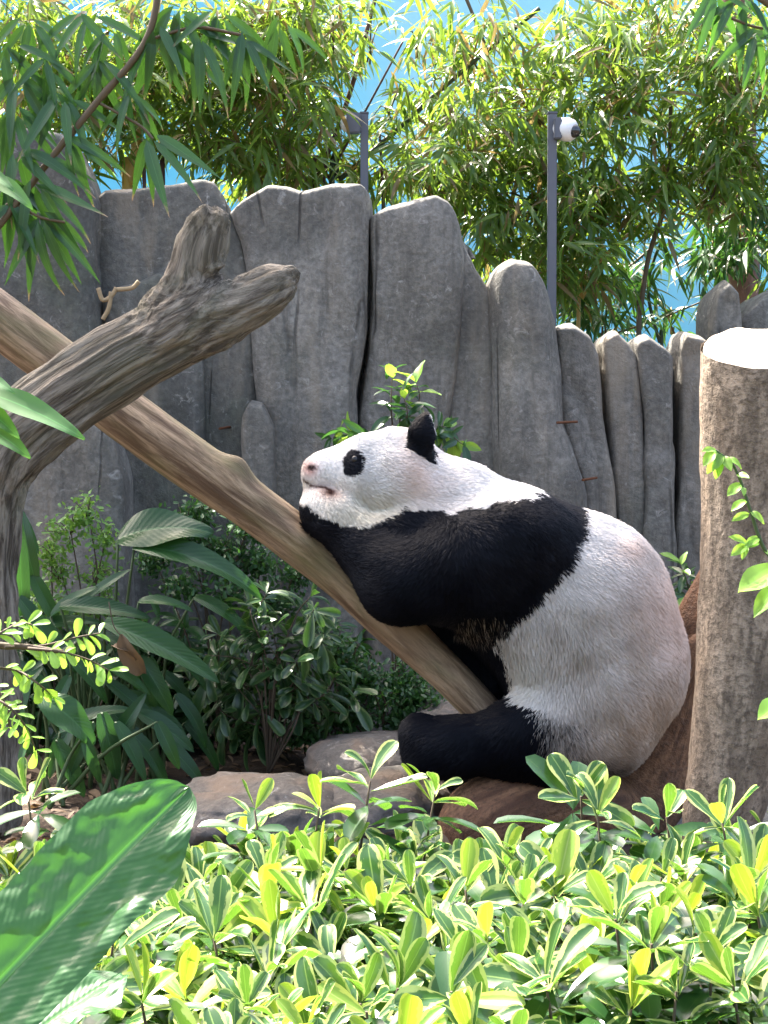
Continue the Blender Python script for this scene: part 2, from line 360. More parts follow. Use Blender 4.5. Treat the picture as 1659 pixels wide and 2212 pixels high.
# unseen tree added beyond the wall so its crown shades panda and trunks
M['crown'] = leaf_mat('tree_leaf', (0.04, 0.09, 0.02), (0.07, 0.14, 0.03), (0.2, 0.4, 0.05), 0.5, 0.3)
tr = empty('added_shade_tree', (-4.6, 10.6, 0), 'tall unseen tree added above the enclosure to cast shade', 'tree')
link('trunk', tube('trunk', np.array([(-4.6, 10.6, -0.2), (-4.4, 10.4, 2.5), (-3.9, 9.8, 5), (-3.2, 8.9, 7.0)]), np.array([0.2, 0.17, 0.13, 0.07]), n=24, seg=14), M['bark'], tr)
for e in ((-4.8, 8.6, 7.2), (-2.0, 9.0, 7.3), (-3.4, 8.0, 7.4)):
    link('limb', tube('limb', np.array([(-4.1, 10.05, 4.2), (-3.7, 9.3, 6.0), e]), np.array([0.09, 0.07, 0.03]), n=12, seg=8), M['bark'], tr)
n = 5200; P = rand_unit(n) * (rng.random((n, 1)) ** 0.4) * np.array((1.75, 0.78, 0.55)) + np.array((-3.15, 8.3, 7.2)); P[3600:] = rand_unit(1600) * (rng.random((1600, 1)) ** 0.4) * np.array((1.15, 0.55, 0.4)) + np.array((-3.4, 7.65, 7.2))  # leaf lobes set on the sun's path to shade panda and left branches
cr = link('crown', batch('crown', leaf_data(1, 0.42, 'ovate', ns=3, nw=1), basis(rand_unit(n) + (0, 0, -0.3), rand_unit(n) * 0.6 + (0, 0, 1)), P, rng.uniform(0.16, 0.26, n)), M['crown'], tr); tag(cr, kind='stuff')
# ================================================================== ROCK WALL
def interp_edge(e, py):
    e = np.asarray(e, float); return np.interp(py, e[:, 1], e[:, 0])
def slab(parent, left, right, top, Yf, depth=0.4, mat='rock', seed=0, nr=76, nl=64, amp=0.65, ex=8.0, base=-0.12, name='rock_slab'):
    top = np.asarray(top, float); s = S(Yf); pyb = 900 + (ZC - base) * s
    th = np.linspace(0, 2 * math.pi, nr, endpoint=False); ct, st = np.cos(th), np.sin(th)
    q = (np.abs(ct) ** ex + np.abs(st) ** ex) ** (-1 / ex); cu, cd = ct * q, st * q
    pt = interp_edge([(top[0, 0], 0), (top[-1, 0], 1)], np.zeros(1))[0]
    xl, xr = top[0, 0], top[-1, 0]
    rows = []
    tl = np.linspace(0, 1, nl)
    levels = [(v, 1.0) for v in tl[:-1]] + [(0.997, 1.0), (1.0, 0.99), (1.004, 0.965), (1.010, 0.88), (1.016, 0.7), (1.02, 0.45), (1.022, 0.2), (1.022, 0.01)]
    for v, k in levels:
        f = (cu * k + 1) / 2; ptop = np.interp(xl + (xr - xl) * f, top[:, 0], top[:, 1])
        py = pyb + np.minimum(v, 1.0) * (ptop - pyb) - max(v - 1, 0) * 700
        # rounded shoulder
        ll, rr = interp_edge(left, py), interp_edge(right, py)
        px = ll + (rr - ll) * f
        x = (px - CX) / s; z = ZC - (py - 900) / s
        y = Yf + depth / 2 + cd * k * depth / 2
        rows.append(np.column_stack((x, y, z)))
    V = np.concatenate(rows); m = len(levels)
    N = np.tile(norm(np.column_stack((cu * 0.5, cd, 0 * cu))), (m, 1))
    p = V + seed * 7.13
    d = 0.040 * fbm(p * (2.6, 2.6, 0.9), 3) + 0.014 * fbm(p * (10, 10, 3), 3)
    rid = 1 - np.abs(fbm(p * (2.6, 2.6, 0.45) + 31, 2)); d -= 0.022 * np.clip((rid - 0.88) / 0.12, 0, 1) ** 2
    f9 = 2.2 * fbm(p * (1.8, 1.8, 0.6) + 9, 2); d += 0.024 * (np.floor(f9) + np.clip((f9 - np.floor(f9)) * 5, 0, 1))
    fade = np.clip((V[:, 2].max() - V[:, 2]) / 0.1, 0.3, 1)
    V = V + N * (d * amp * fade)[:, None]; V[:, 2] += 0.012 * amp * fbm(p * 6, 3)
    a = (np.arange(m - 1)[:, None] * nr + np.arange(nr)); b = np.arange(m - 1)[:, None] * nr + (np.arange(nr) + 1) % nr
    Q = np.stack((a, b, b + nr, a + nr), -1).reshape(-1, 4)
    return link(name, make_mesh(name, V, [Q]), M[mat], parent)
wall = empty('rock_wall', (0, 6.7, 0), 'grey palisade of upright cast rock slabs behind the panda', 'wall')
B_ = 1640
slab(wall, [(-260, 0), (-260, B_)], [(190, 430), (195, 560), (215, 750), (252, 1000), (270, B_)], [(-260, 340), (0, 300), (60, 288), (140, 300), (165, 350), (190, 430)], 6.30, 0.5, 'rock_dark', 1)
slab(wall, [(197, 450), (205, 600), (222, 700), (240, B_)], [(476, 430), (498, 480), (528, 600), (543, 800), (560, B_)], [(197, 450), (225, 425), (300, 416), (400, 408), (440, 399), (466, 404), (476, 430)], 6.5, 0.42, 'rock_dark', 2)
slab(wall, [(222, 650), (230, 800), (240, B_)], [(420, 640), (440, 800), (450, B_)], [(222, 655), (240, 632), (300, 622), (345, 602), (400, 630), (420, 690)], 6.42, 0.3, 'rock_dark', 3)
slab(wall, [(492, 470), (520, 530), (536, 620), (547, 900), (562, B_)], [(800, 420), (800, 560), (795, 720), (768, 850), (772, B_)], [(492, 470), (530, 440), (580, 412), (620, 418), (650, 428), (720, 413), (780, 408), (800, 424)], 6.45, 0.5, 'rock', 4)
slab(wall, [(803, 470), (805, 600), (799, 760), (774, 900), (774, B_)], [(985, 475), (998, 560), (993, 700), (980, 900), (985, B_)], [(803, 472), (840, 456), (900, 441), (940, 432), (968, 446), (985, 478)], 6.5, 0.45, 'rock', 5)
slab(wall, [(960, 480), (960, B_)], [(1072, 650), (1078, 800), (1080, B_)], [(960, 470), (1000, 535), (1030, 590), (1075, 660)], 6.56, 0.4, 'rock', 6, amp=0.4)
slab(wall, [(1068, 620), (1073, 760), (1075, B_)], [(1166, 600), (1190, 680), (1205, 800), (1212, 920), (1268, 1060), (1305, B_)], [(1068, 622), (1076, 588), (1108, 570), (1145, 577), (1166, 605)], 6.46, 0.42, 'rock', 7, ex=3)
slab(wall, [(1196, 730), (1207, 900), (1262, 1050), (1300, B_)], [(1298, 770), (1308, 900), (1330, 1050), (1345, B_)], [(1196, 716), (1238, 712), (1275, 735), (1298, 772)], 6.6, 0.4, 'rock', 8)
slab(wall, [(1300, 740), (1312, 900), (1332, 1050), (1346, B_)], [(1372, 760), (1388, 900), (1400, B_)], [(1292, 742), (1328, 724), (1350, 744), (1372, 772)], 6.66, 0.4, 'rock', 9)
slab(wall, [(1372, 760), (1390, 900), (1402, B_)], [(1458, 780), (1464, B_)], [(1372, 746), (1400, 735), (1440, 760), (1462, 778)], 6.62, 0.4, 'rock', 10)
slab(wall, [(1462, 760), (1466, B_)], [(1545, 760), (1545, B_)], [(1462, 764), (1480, 726), (1520, 736), (1545, 752)], 6.68, 0.4, 'rock', 11)
slab(wall, [(1545, 760), (1545, B_)], [(1720, 760), (1720, B_)], [(1545, 762), (1590, 730), (1660, 736), (1720, 750)], 6.7, 0.4, 'rock', 16)
slab(wall, [(1722, 740), (1724, B_)], [(1900, 760), (1905, B_)], [(1722, 755), (1780, 715), (1850, 722), (1900, 765)], 6.66, 0.4, 'rock', 17)
slab(wall, [(1900, 740), (1904, B_)], [(2120, 760), (2130, B_)], [(1900, 745), (1980, 690), (2060, 705), (2120, 760)], 6.6, 0.4, 'rock', 18)
slab(wall, [(526, 900), (528, B_)], [(588, 930), (592, B_)], [(526, 902), (540, 880), (566, 886), (588, 932)], 6.36, 0.2, 'rock', 12, nr=48, nl=40, amp=0.5)
slab(wall, [(-120, 900), (-120, B_)], [(236, 930), (262, 1040), (272, B_)], [(-120, 890), (60, 900), (190, 905), (236, 935)], 6.14, 0.3, 'rock', 13)
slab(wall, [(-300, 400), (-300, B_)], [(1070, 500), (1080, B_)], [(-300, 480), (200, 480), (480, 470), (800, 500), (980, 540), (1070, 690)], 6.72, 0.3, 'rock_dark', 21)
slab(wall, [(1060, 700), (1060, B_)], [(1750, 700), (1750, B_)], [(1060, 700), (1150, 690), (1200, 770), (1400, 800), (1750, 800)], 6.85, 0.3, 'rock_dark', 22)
for nm, lf, rt, tp, Yf, sd, lab in (
    ('rock_pinnacle', [(1535, 640), (1520, B_)], [(1610, 640), (1640, B_)], [(1530, 690), (1545, 640), (1574, 619), (1602, 640), (1615, 700)], 7.35, 14, 'rounded grey rock pinnacle standing behind the cut stump'),
    ('rock_boulder', [(1600, 640), (1590, B_)], [(1780, 640), (1800, B_)], [(1598, 690), (1640, 650), (1690, 632), (1780, 640)], 7.6, 15, 'broad grey boulder beside the rock pinnacle behind the stump')):
    tag(slab(None, lf, rt, tp, Yf, 0.4, 'rock', sd, name=nm), lab, 'rock')
M['rust'] = plain('rusty_iron', (0.12, 0.05, 0.025), 0.8, 0.2)
for a, b, Y in (((1203, 913), (1247, 911), 6.44), ((1258, 1037), (1289, 1032), 6.44), ((474, 926), (497, 922), 6.44)):
    p = np.array((W(*a, Y - 0.02), W(*b, Y + 0.03))); m = (p[0] + p[1]) / 2
    link('iron_pin', tube('iron_pin', np.array((p[0], m, p[1])), np.full(3, 0.005), n=4, seg=8), M['rust'], wall)
M['straw'] = plain('dry_straw', (0.34, 0.25, 0.14), 0.8)
dv = empty('dry_vine', W(228, 700, 6.3), 'dry pale vine caught in the gap between two slabs', 'vine')
for q in ([(212, 622), (222, 648), (240, 640), (252, 622)], [(240, 630), (235, 665), (222, 690)], [(252, 626), (285, 622), (300, 608)]): link('strand', px_tube('strand', [(a, b, 5) for a, b in q], 6.27, n=20, seg=7), M['straw'], dv)
# ---- boulders of the ledge
def boulder(name, px, py, Y, rx, rz, ry, seed, label, mat='ledge', flat=0.35):
    n = 40; th = np.linspace(0, 2 * math.pi, 2 * n, endpoint=False); ph = np.linspace(-math.pi / 2, math.pi / 2, n)
    c = W(px, py, Y); s = S(Y); V = []
    for p in ph:
        V.append(np.column_stack((np.cos(p) * np.cos(th), np.cos(p) * np.sin(th), np.full(2 * n, math.sin(p)))))
    V = np.concatenate(V); V = np.sign(V) * np.abs(V) ** 0.8
    q = V * (rx / s, ry, rz / s) + seed * 3.7; d = 1 + 0.22 * fbm(q * 4, 4) + 0.05 * fbm(q * 16, 4) + 0.10 * np.round(2 * fbm(q * (3, 3, 9), 2)) * 0.5
    V = c + V * d[:, None] * (rx / s, ry, rz / s)
    m = 2 * n; a = np.arange(n - 1)[:, None] * m + np.arange(m); b = np.arange(n - 1)[:, None] * m + (np.arange(m) + 1) % m
    o = link(name, make_mesh(name, V, [np.stack((a, b, b + m, a + m), -1).reshape(-1, 4)]), M[mat]); return tag(o, label, 'rock')
boulder('ledge_rock', 560, 1765, 4.9, 200, 70, 0.28, 1, 'long low brown rock on the ground left of the log')
boulder('ledge_rock', 800, 1745, 5.0, 180, 72, 0.25, 2, 'flat brown rock on the ground below the panda\'s foot')
boulder('ledge_rock', 800, 1640, 5.55, 120, 55, 0.25, 3, 'tan rock ledge in front of the dark fine shrub')
boulder('ledge_rock', 960, 1590, 5.7, 90, 80, 0.22, 4, 'pinkish rock behind the lower end of the leaning trunk')
boulder('ledge_rock', 1150, 1775, 5.05, 150, 60, 0.2, 5, 'layered grey rock between the log and the reddish trunk')
boulder('ledge_rock', 1420, 1800, 5.3, 140, 75, 0.25, 6, 'flat grey rock behind the base of the stump', 'rock')
boulder('ledge_rock', 1660, 1790, 5.0, 90, 80, 0.22, 7, 'grey rock on the ground right of the stump', 'rock')
# ================================================================== POSTS WITH CAMERAS
M['post'] = plain('grey_painted_steel', (0.10, 0.105, 0.125), 0.45, 0.5, 0.0, 0.1)
M['white_plastic'] = plain('white_plastic', (0.75, 0.75, 0.75), 0.35, 0.5, 0, 0.05)
t = NT('smoked_dome'); M['dome'] = t.done(t.bsdf((0.01, 0.012, 0.015), 0.06, 0.8).outputs[0])
def box_mesh(name, c, s, bev=0.004):
    import bmesh
    bm = bmesh.new(); bmesh.ops.create_cube(bm, size=1)
    for v in bm.verts: v.co = Vector((c[0] + v.co.x * s[0], c[1] + v.co.y * s[1], c[2] + v.co.z * s[2]))
    bmesh.ops.bevel(bm, geom=bm.edges[:], offset=bev, segments=2, affect='EDGES'); me = bpy.data.meshes.new(name); bm.to_mesh(me); bm.free(); return me
def lathe(name, prof, c, axis, seg=28):
    ax = norm(np.asarray(axis, float)); Bm = basis(ax, (0.1, 0.2, 1))[0]; th = np.linspace(0, 2 * math.pi, seg, endpoint=False)
    V = np.concatenate([np.asarray(c) + Bm[:, 1] * h + r * (np.cos(th)[:, None] * Bm[:, 0] + np.sin(th)[:, None] * Bm[:, 2]) for r, h in prof])
    m = len(prof); a = np.arange(m - 1)[:, None] * seg + np.arange(seg); b = np.arange(m - 1)[:, None] * seg + (np.arange(seg) + 1) % seg
    return make_mesh(name, V, [np.stack((a, a + seg, b + seg, b), -1).reshape(-1, 4)])
def camera_post(px, pyt, w, Y, label, side, box, dome, slant=0):
    b = W(px + slant, pyt, Y); h = b[2]; wd = w / S(Y)
    r = empty('camera_post', (b[0], Y, 0), label, 'camera post')
    me = box_mesh('pole', (0, 0, 0), (wd, wd, h), 0.003)
    for v in me.vertices: k = (v.co.z + h / 2) / h; v.co.x += b[0] - (1 - k) * slant / S(Y) * 0.5; v.co.y += Y; v.co.z += h / 2
    pole = link('pole', me, M['post'], r)
    link('pole_cap', box_mesh('pole_cap', (b[0], Y, h + 0.003), (wd * 1.12, wd * 1.12, 0.008), 0.002), M['post'], r)
    c = W(box[0], box[1], Y); bx = link('junction_box', box_mesh('junction_box', c + (0, -wd * 0.9, 0), (box[2] / S(Y), 0.05, box[3] / S(Y))), M['post'], r)
    c = W(dome[0], dome[1], Y - 0.03 * side); rr = dome[2] / S(Y); ax = np.array(dome[3], float)
    hs = link('camera_housing', lathe('camera_housing', [(0.001, -1.25 * rr), (rr * 0.7, -1.22 * rr), (rr * 0.95, -0.8 * rr), (rr, -0.2 * rr), (rr * 0.93, 0.25 * rr), (rr * 0.66, 0.58 * rr), (rr * 0.56, 0.6 * rr)], c, ax), M['white_plastic'], r)
    link('dome_lens', lathe('dome_lens', [(rr * 0.57 * math.cos(a), 0.55 * rr + rr * 0.57 * math.sin(a)) for a in np.linspace(0, math.pi / 2 - 0.01, 9)], c, ax), M['dome'], hs)
    link('mount_arm', tube('mount_arm', np.array((c - norm(ax) * rr * 1.1, c - norm(ax) * rr * 1.35, np.array((b[0], Y, c[2])))), np.full(3, 0.012), n=5, seg=8), M['white_plastic'], r)
camera_post(1197, 246, 19, 7.4, 'tall grey post with a white dome camera facing right', 1, (1203, 281, 16, 44), (1229, 281, 25, (0.75, -0.6, -0.25)), -4)
camera_post(785, 246, 17, 7.3, 'short looking grey post with a junction box behind the central slabs', -1, (764, 269, 30, 42), (750, 268, 18, (-0.8, 0.6, -0.1)), 2)
# reddish pillar beyond the bamboo on the right
M['pillar'] = wood_mat('red_brown_bark', (0.10, 0.05, 0.035), (0.22, 0.12, 0.09), (0.16, 0.1, 0.08), 10, 3, 0.01)
tag(link('tree_trunk', px_tube('tree_trunk', [(1600, 900, 44), (1600, 640, 42), (1596, 400, 40), (1590, 60, 36), (1585, -300, 30)], 9.4, n=30, seg=20), M['pillar']), 'thick reddish brown trunk standing behind the bamboo', 'tree trunk')
# ================================================================== LOGS AND TRUNKS
def bark_disp(a1, f1, a2=0.0, f2=40.0, fs=2.0):
    def d(g, th): return a1 * fbm(g * (f1, f1, fs) + 3.3, 3) + (a2 * fbm(g * (f2, f2, fs) + 7.7, 2) if a2 else 0)
    return d
def lean(g, th):
    d = 0.007 * fbm(g * (9, 9, 2.2) + 1.3, 3) + 0.003 * fbm(g * (30, 30, 2.5), 2)
    for s0, t0, h, w in ((1.02, 0.3, 0.032, 0.05), (0.62, 5.2, 0.010, 0.06), (1.32, 1.2, 0.014, 0.05), (1.55, 4.0, 0.015, 0.04)):
        dt = np.abs((th - t0 + math.pi) % (2 * math.pi) - math.pi)
        d = d + h * np.exp(-((g[:, 2] - s0) / w) ** 2 - (dt / 0.55) ** 2)
    return d
lt = [(-120, 605, 54), (-60, 650, 55), (100, 770, 56), (250, 880, 57), (380, 974, 57), (510, 1068, 56), (640, 1165, 54), (766, 1264, 50), (912, 1402, 45), (1024, 1510, 42), (1108, 1606, 42), (1170, 1690, 42)]
tag(link('leaning_trunk', px_tube('leaning_trunk', lt, 5.0, n=150, seg=44, disp=lean), M['smooth']), 'smooth tan bare trunk sloping down under the panda\'s chest', 'log')
# forked grey branch: one continuous surface
def chain(pp, Y):
    return [(W(p[0], p[1], p[3] if len(p) > 3 else Y), p[2] / S(p[3] if len(p) > 3 else Y)) for p in pp]
def branch_surface(name, chains, h, k, amp, mat, gs=34, fs=2.6, parent=None):
    segs = []
    for ch in chains:
        A = spline(np.array([(*p, r) for p, r in ch]), max(5, 3 * len(ch))); C = A[:, :3]; T, N, Bn = frames(C)
        s = np.concatenate(([0], np.cumsum(np.linalg.norm(np.diff(C, axis=0), axis=1))))
        for i in range(len(A) - 1): segs.append((A[i, :3], A[i + 1, :3], A[i, 3], A[i + 1, 3], T[i], N[i], Bn[i], s[i], len(segs)))
    def f(P):
        d = None
        for sg in segs:
            e = cone_sdf(P, *sg[:4]); d = e if d is None else smin(d, e, k)
        return d
    al = np.concatenate([np.array((sg[0] - sg[2], sg[0] + sg[2], sg[1] - sg[3], sg[1] + sg[3])) for sg in segs])
    V, Q = surface_nets(f, al.min(0) - 2.5 * h, al.max(0) + 2.5 * h, h)
    D = np.stack([cone_sdf(V, *sg[:4]) for sg in segs], 1); wgt = np.exp(-(D - D.min(1, keepdims=True)) / 0.02); wgt /= wgt.sum(1, keepdims=True)
    G = np.zeros_like(V)
    for j, sg in enumerate(segs):
        q = V - sg[0]; G += wgt[:, j:j + 1] * np.column_stack((q @ sg[5], q @ sg[6], q @ sg[4] + sg[7]))
    N = vnormals(V, Q)
    rd = fbm(G * (gs, gs, fs), 3); V = V + N * (amp * (0.8 * rd - 0.9 * np.clip(np.abs(fbm(G * (gs * 0.8, gs * 0.8, fs * 0.8) + 5, 2)), 0, 0.35)) + 0.006 * fbm(V * 9, 2))[:, None]
    return link(name, make_mesh(name, V, [Q], attrs={'grain': G}), M[mat], parent)
fb = branch_surface('forked_branch', [
    chain([(-8, 1760, 52), (-8, 1500, 46), (-12, 1250, 44), (-12, 1100, 52), (5, 990, 74), (80, 905, 78), (200, 818, 77), (330, 738, 74), (440, 690, 66), (540, 650, 54), (612, 614, 42)], 4.55),
    chain([(350, 722, 62), (405, 640, 52), (430, 560, 47), (452, 490, 42)], 4.55)], 0.0062, 0.03, 0.016, 'bark')
tag(fb, 'weathered grey forked branch with two sawn prongs crossing the leaning trunk', 'branch')
# reddish forked trunk the panda sits on
rb = branch_surface('sitting_trunk', [
    chain([(1320, 2000, 135), (1330, 1830, 118), (1375, 1720, 100), (1430, 1590, 82), (1480, 1450, 66), (1530, 1330, 58), (1580, 1230, 52)], 5.14),
    chain([(1350, 1800, 90, 5.1), (1230, 1735, 78, 4.95), (1120, 1745, 82, 4.85), (1035, 1785, 92, 4.8)], 4.9),
    chain([(1465, 1475, 14, 4.99), (1487, 1425, 15, 4.99), (1508, 1380, 14, 4.99)], 4.99)], 0.009, 0.03, 0.005, 'red_wood', 14, 2)
tag(rb, 'reddish bare forked trunk the panda sits in', 'tree trunk')
# sawn stump on the right
st_r = empty('sawn_stump', W(1552, 1900, 4.1), 'pale mottled tall stump sawn off at an angle beside the panda', 'tree stump')
def stump_disp(g, th): return 0.008 * fbm(g * (8, 8, 3) + 2, 3) + 0.003 * fbm(g * (30, 30, 14), 3)
sp_ = [(1545, 2000, 84), (1552, 1800, 82), (1570, 1690, 92), (1600, 1500, 106), (1622, 1300, 112), (1634, 1100, 117), (1645, 900, 126), (1651, 752, 134)]
link('trunk', px_tube('trunk', sp_, 4.1, n=90, seg=60, disp=stump_disp, cap=(True, False), tilt=(0.06, 0.36, 0)), M['stump'], st_r)
c = W(1651, 752, 4.1); r_ = 131 / S(4.1); th = np.linspace(0, 2 * math.pi, 48, endpoint=False); V = []
for k in (0.05, 0.35, 0.65, 0.9, 0.985, 1.0):
    q = np.column_stack((r_ * k * np.cos(th), r_ * k * np.sin(th), 0 * th)); q[:, 2] = q @ np.array((0.06, 0.36, 0)) + 0.012 * (1 - k ** 8) + 0.006 * fbm(q * 30, 3) - (0.012 if k == 1 else 0); V.append(q + c)
V = np.concatenate(V); a = np.arange(5)[:, None] * 48 + np.arange(48); b = np.arange(5)[:, None] * 48 + (np.arange(48) + 1) % 48
V = np.vstack((V, V[:48].mean(0))); fan = np.column_stack((np.full(48, len(V) - 1), np.arange(48), (np.arange(48) + 1) % 48))
link('cut_face', make_mesh('cut_face', V, [np.stack((a, a + 48, b + 48, b), -1).reshape(-1, 4), fan]), M['cut'], st_r)
# ================================================================== PANDA
PY = 5.0
def pp(px, py, dy): return W(px, py, PY + dy)
def pr(r, dy): return r / S(PY + dy)
cones = []   # (a, b, r1, r2, k)
def limb(pts, k=0.045):
    for a, b in zip(pts[:-1], pts[1:]):
        cones.append((pp(a[0], a[1], a[3]), pp(b[0], b[1], b[3]), pr(a[2], a[3]), pr(b[2], b[3]), k))
limb([(1285, 1432, 200, 0.0), (1238, 1316, 204, 0.0)], 0.06)
limb([(1238, 1316, 200, 0.0), (1090, 1222, 176, 0.0)], 0.06)
limb([(1075, 1170, 122, 0.0), (985, 1110, 106, 0.0), (880, 1045, 92, 0.0)], 0.05)
limb([(852, 1022, 97, 0.0), (800, 1030, 88, 0.0)], 0.03)
for s_ in (-1, 1):
    limb([(868, 1040, 72, s_ * 0.065), (800, 1062, 60, s_ * 0.05)], 0.04)             # cheeks
    limb([(1120, 1190, 128, s_ * 0.13), (1000, 1230, 118, s_ * 0.17)], 0.05)          # shoulders
limb([(775, 1022, 72, 0.0), (712, 1024, 47, 0.0), (696, 1026, 42, 0.0)], 0.04)         # muzzle
limb([(668, 1010, 12, 0.0), (676, 1014, 18, 0.0)], 0.015)                              # nose
limb([(760, 1065, 58, 0.0), (700, 1072, 38, 0.0)], 0.025)                              # chin
limb([(1000, 1230, 112, -0.17), (868, 1252, 86, -0.19), (728, 1124, 44, -0.12), (694, 1106, 38, -0.08), (684, 1098, 34, -0.02)], 0.04)   # near arm
limb([(1010, 1180, 80, -0.12), (880, 1158, 62, -0.11), (800, 1158, 45, -0.10)], 0.05)
limb([(1000, 1250, 105, 0.15), (985, 1375, 98, 0.17), (1030, 1440, 78, 0.16), (1062, 1482, 60, 0.12)], 0.04)     # far arm
limb([(1262, 1535, 160, -0.09), (1190, 1585, 110, -0.15), (1110, 1600, 73, -0.19), (985, 1612, 55, -0.20), (930, 1606, 53, -0.20)], 0.05)  # near leg
limb([(930, 1604, 50, -0.20), (906, 1584, 38, -0.2)], 0.03)
limb([(920, 1625, 46, -0.20), (960, 1640, 36, -0.2)], 0.03)
limb([(1262, 1535, 150, 0.09), (1190, 1600, 105, 0.17), (1130, 1640, 72, 0.2)], 0.05)
ears = []
for s_ in (-1, 1):
    up = norm(np.array((0.10, s_ * 0.22, 1.0))); nrm = norm(np.array((-0.85, s_ * 0.5, 0.0))); nrm = norm(nrm - up * (nrm @ up)); sd_ = np.cross(up, nrm)
    ears.append((pp(909, 946, s_ * 0.095), np.stack((sd_, up, nrm)), np.array((0.045, 0.058, 0.022))))
limb([(903, 972, 26, -0.088), (910, 935, 24, -0.098), (918, 899, 7, -0.104)], 0.015); limb([(903, 972, 26, 0.088), (910, 935, 24, 0.098), (918, 899, 7, 0.104)], 0.015)
def panda_f(P):
    d = None
    for a, b, r1, r2, k in cones:
        e = cone_sdf(P, a, b, r1, r2); d = e if d is None else smin(d, e, k)
    for c, ax, rd in ears: d = smin(d, ell_sdf(P, c, ax, rd), 0.012)
    return d
lo = np.array((-0.30, 4.58, 0.05)); hi = np.array((1.0, 5.42, 1.25))
PV, PQ = surface_nets(panda_f, lo, hi, 0.0085)
# settle small steps of the grid
def smooth(V, Q, it=4):
    for _ in range(it):
        A = np.zeros_like(V); n = np.zeros(len(V))
        for k in range(4): np.add.at(A, Q[:, k], V[Q[:, (k + 1) % 4]] + V[Q[:, (k - 1) % 4]]); np.add.at(n, Q[:, k], 2)
        V = 0.5 * V + 0.5 * A / np.maximum(n, 1)[:, None]
    return V
PV = smooth(PV, PQ, 2); PN = vnormals(PV, PQ)
def plane_px(V):
    """side-view coordinates of the animal itself (pixels of its own mid plane)"""
    s = S(PY); return CX + V[:, 0] * s, 900 - (V[:, 2] - ZC) * s + 3
def inside(poly, x, y):
    poly = np.asarray(poly, float); r = np.zeros(len(x), bool); j = len(poly) - 1
    for i in range(len(poly)):
        xi, yi = poly[i]; xj, yj = poly[j]
        c = ((yi > y) != (yj > y)) & (x < (xj - xi) * (y - yi) / (yj - yi + 1e-9) + xi); r ^= c; j = i
    return r
BAND = [(560, 1060), (650, 1082), (700, 1112), (745, 1130), (800, 1128), (838, 1112), (868, 1092), (905, 1096), (960, 1104), (1020, 1096), (1080, 1084), (1140, 1070), (1180, 1062), (1215, 1040), (1258, 1100),
        (1246, 1150), (1206, 1218), (1140, 1288), (1096, 1338), (1060, 1362), (1085, 1410), (1100, 1470), (1100, 1530), (1000, 1540), (900, 1430), (700, 1330), (560, 1100)]
def blob(x, y, cx, cy, rx, ry, p=2): return np.exp(-(np.abs((x - cx) / rx) ** p + np.abs((y - cy) / ry) ** p))
def mixc(c, d, f): return c + (np.asarray(d) - c) * np.clip(f, 0, 1)[:, None]
BLACK = np.array((0.0028, 0.0038, 0.0075))
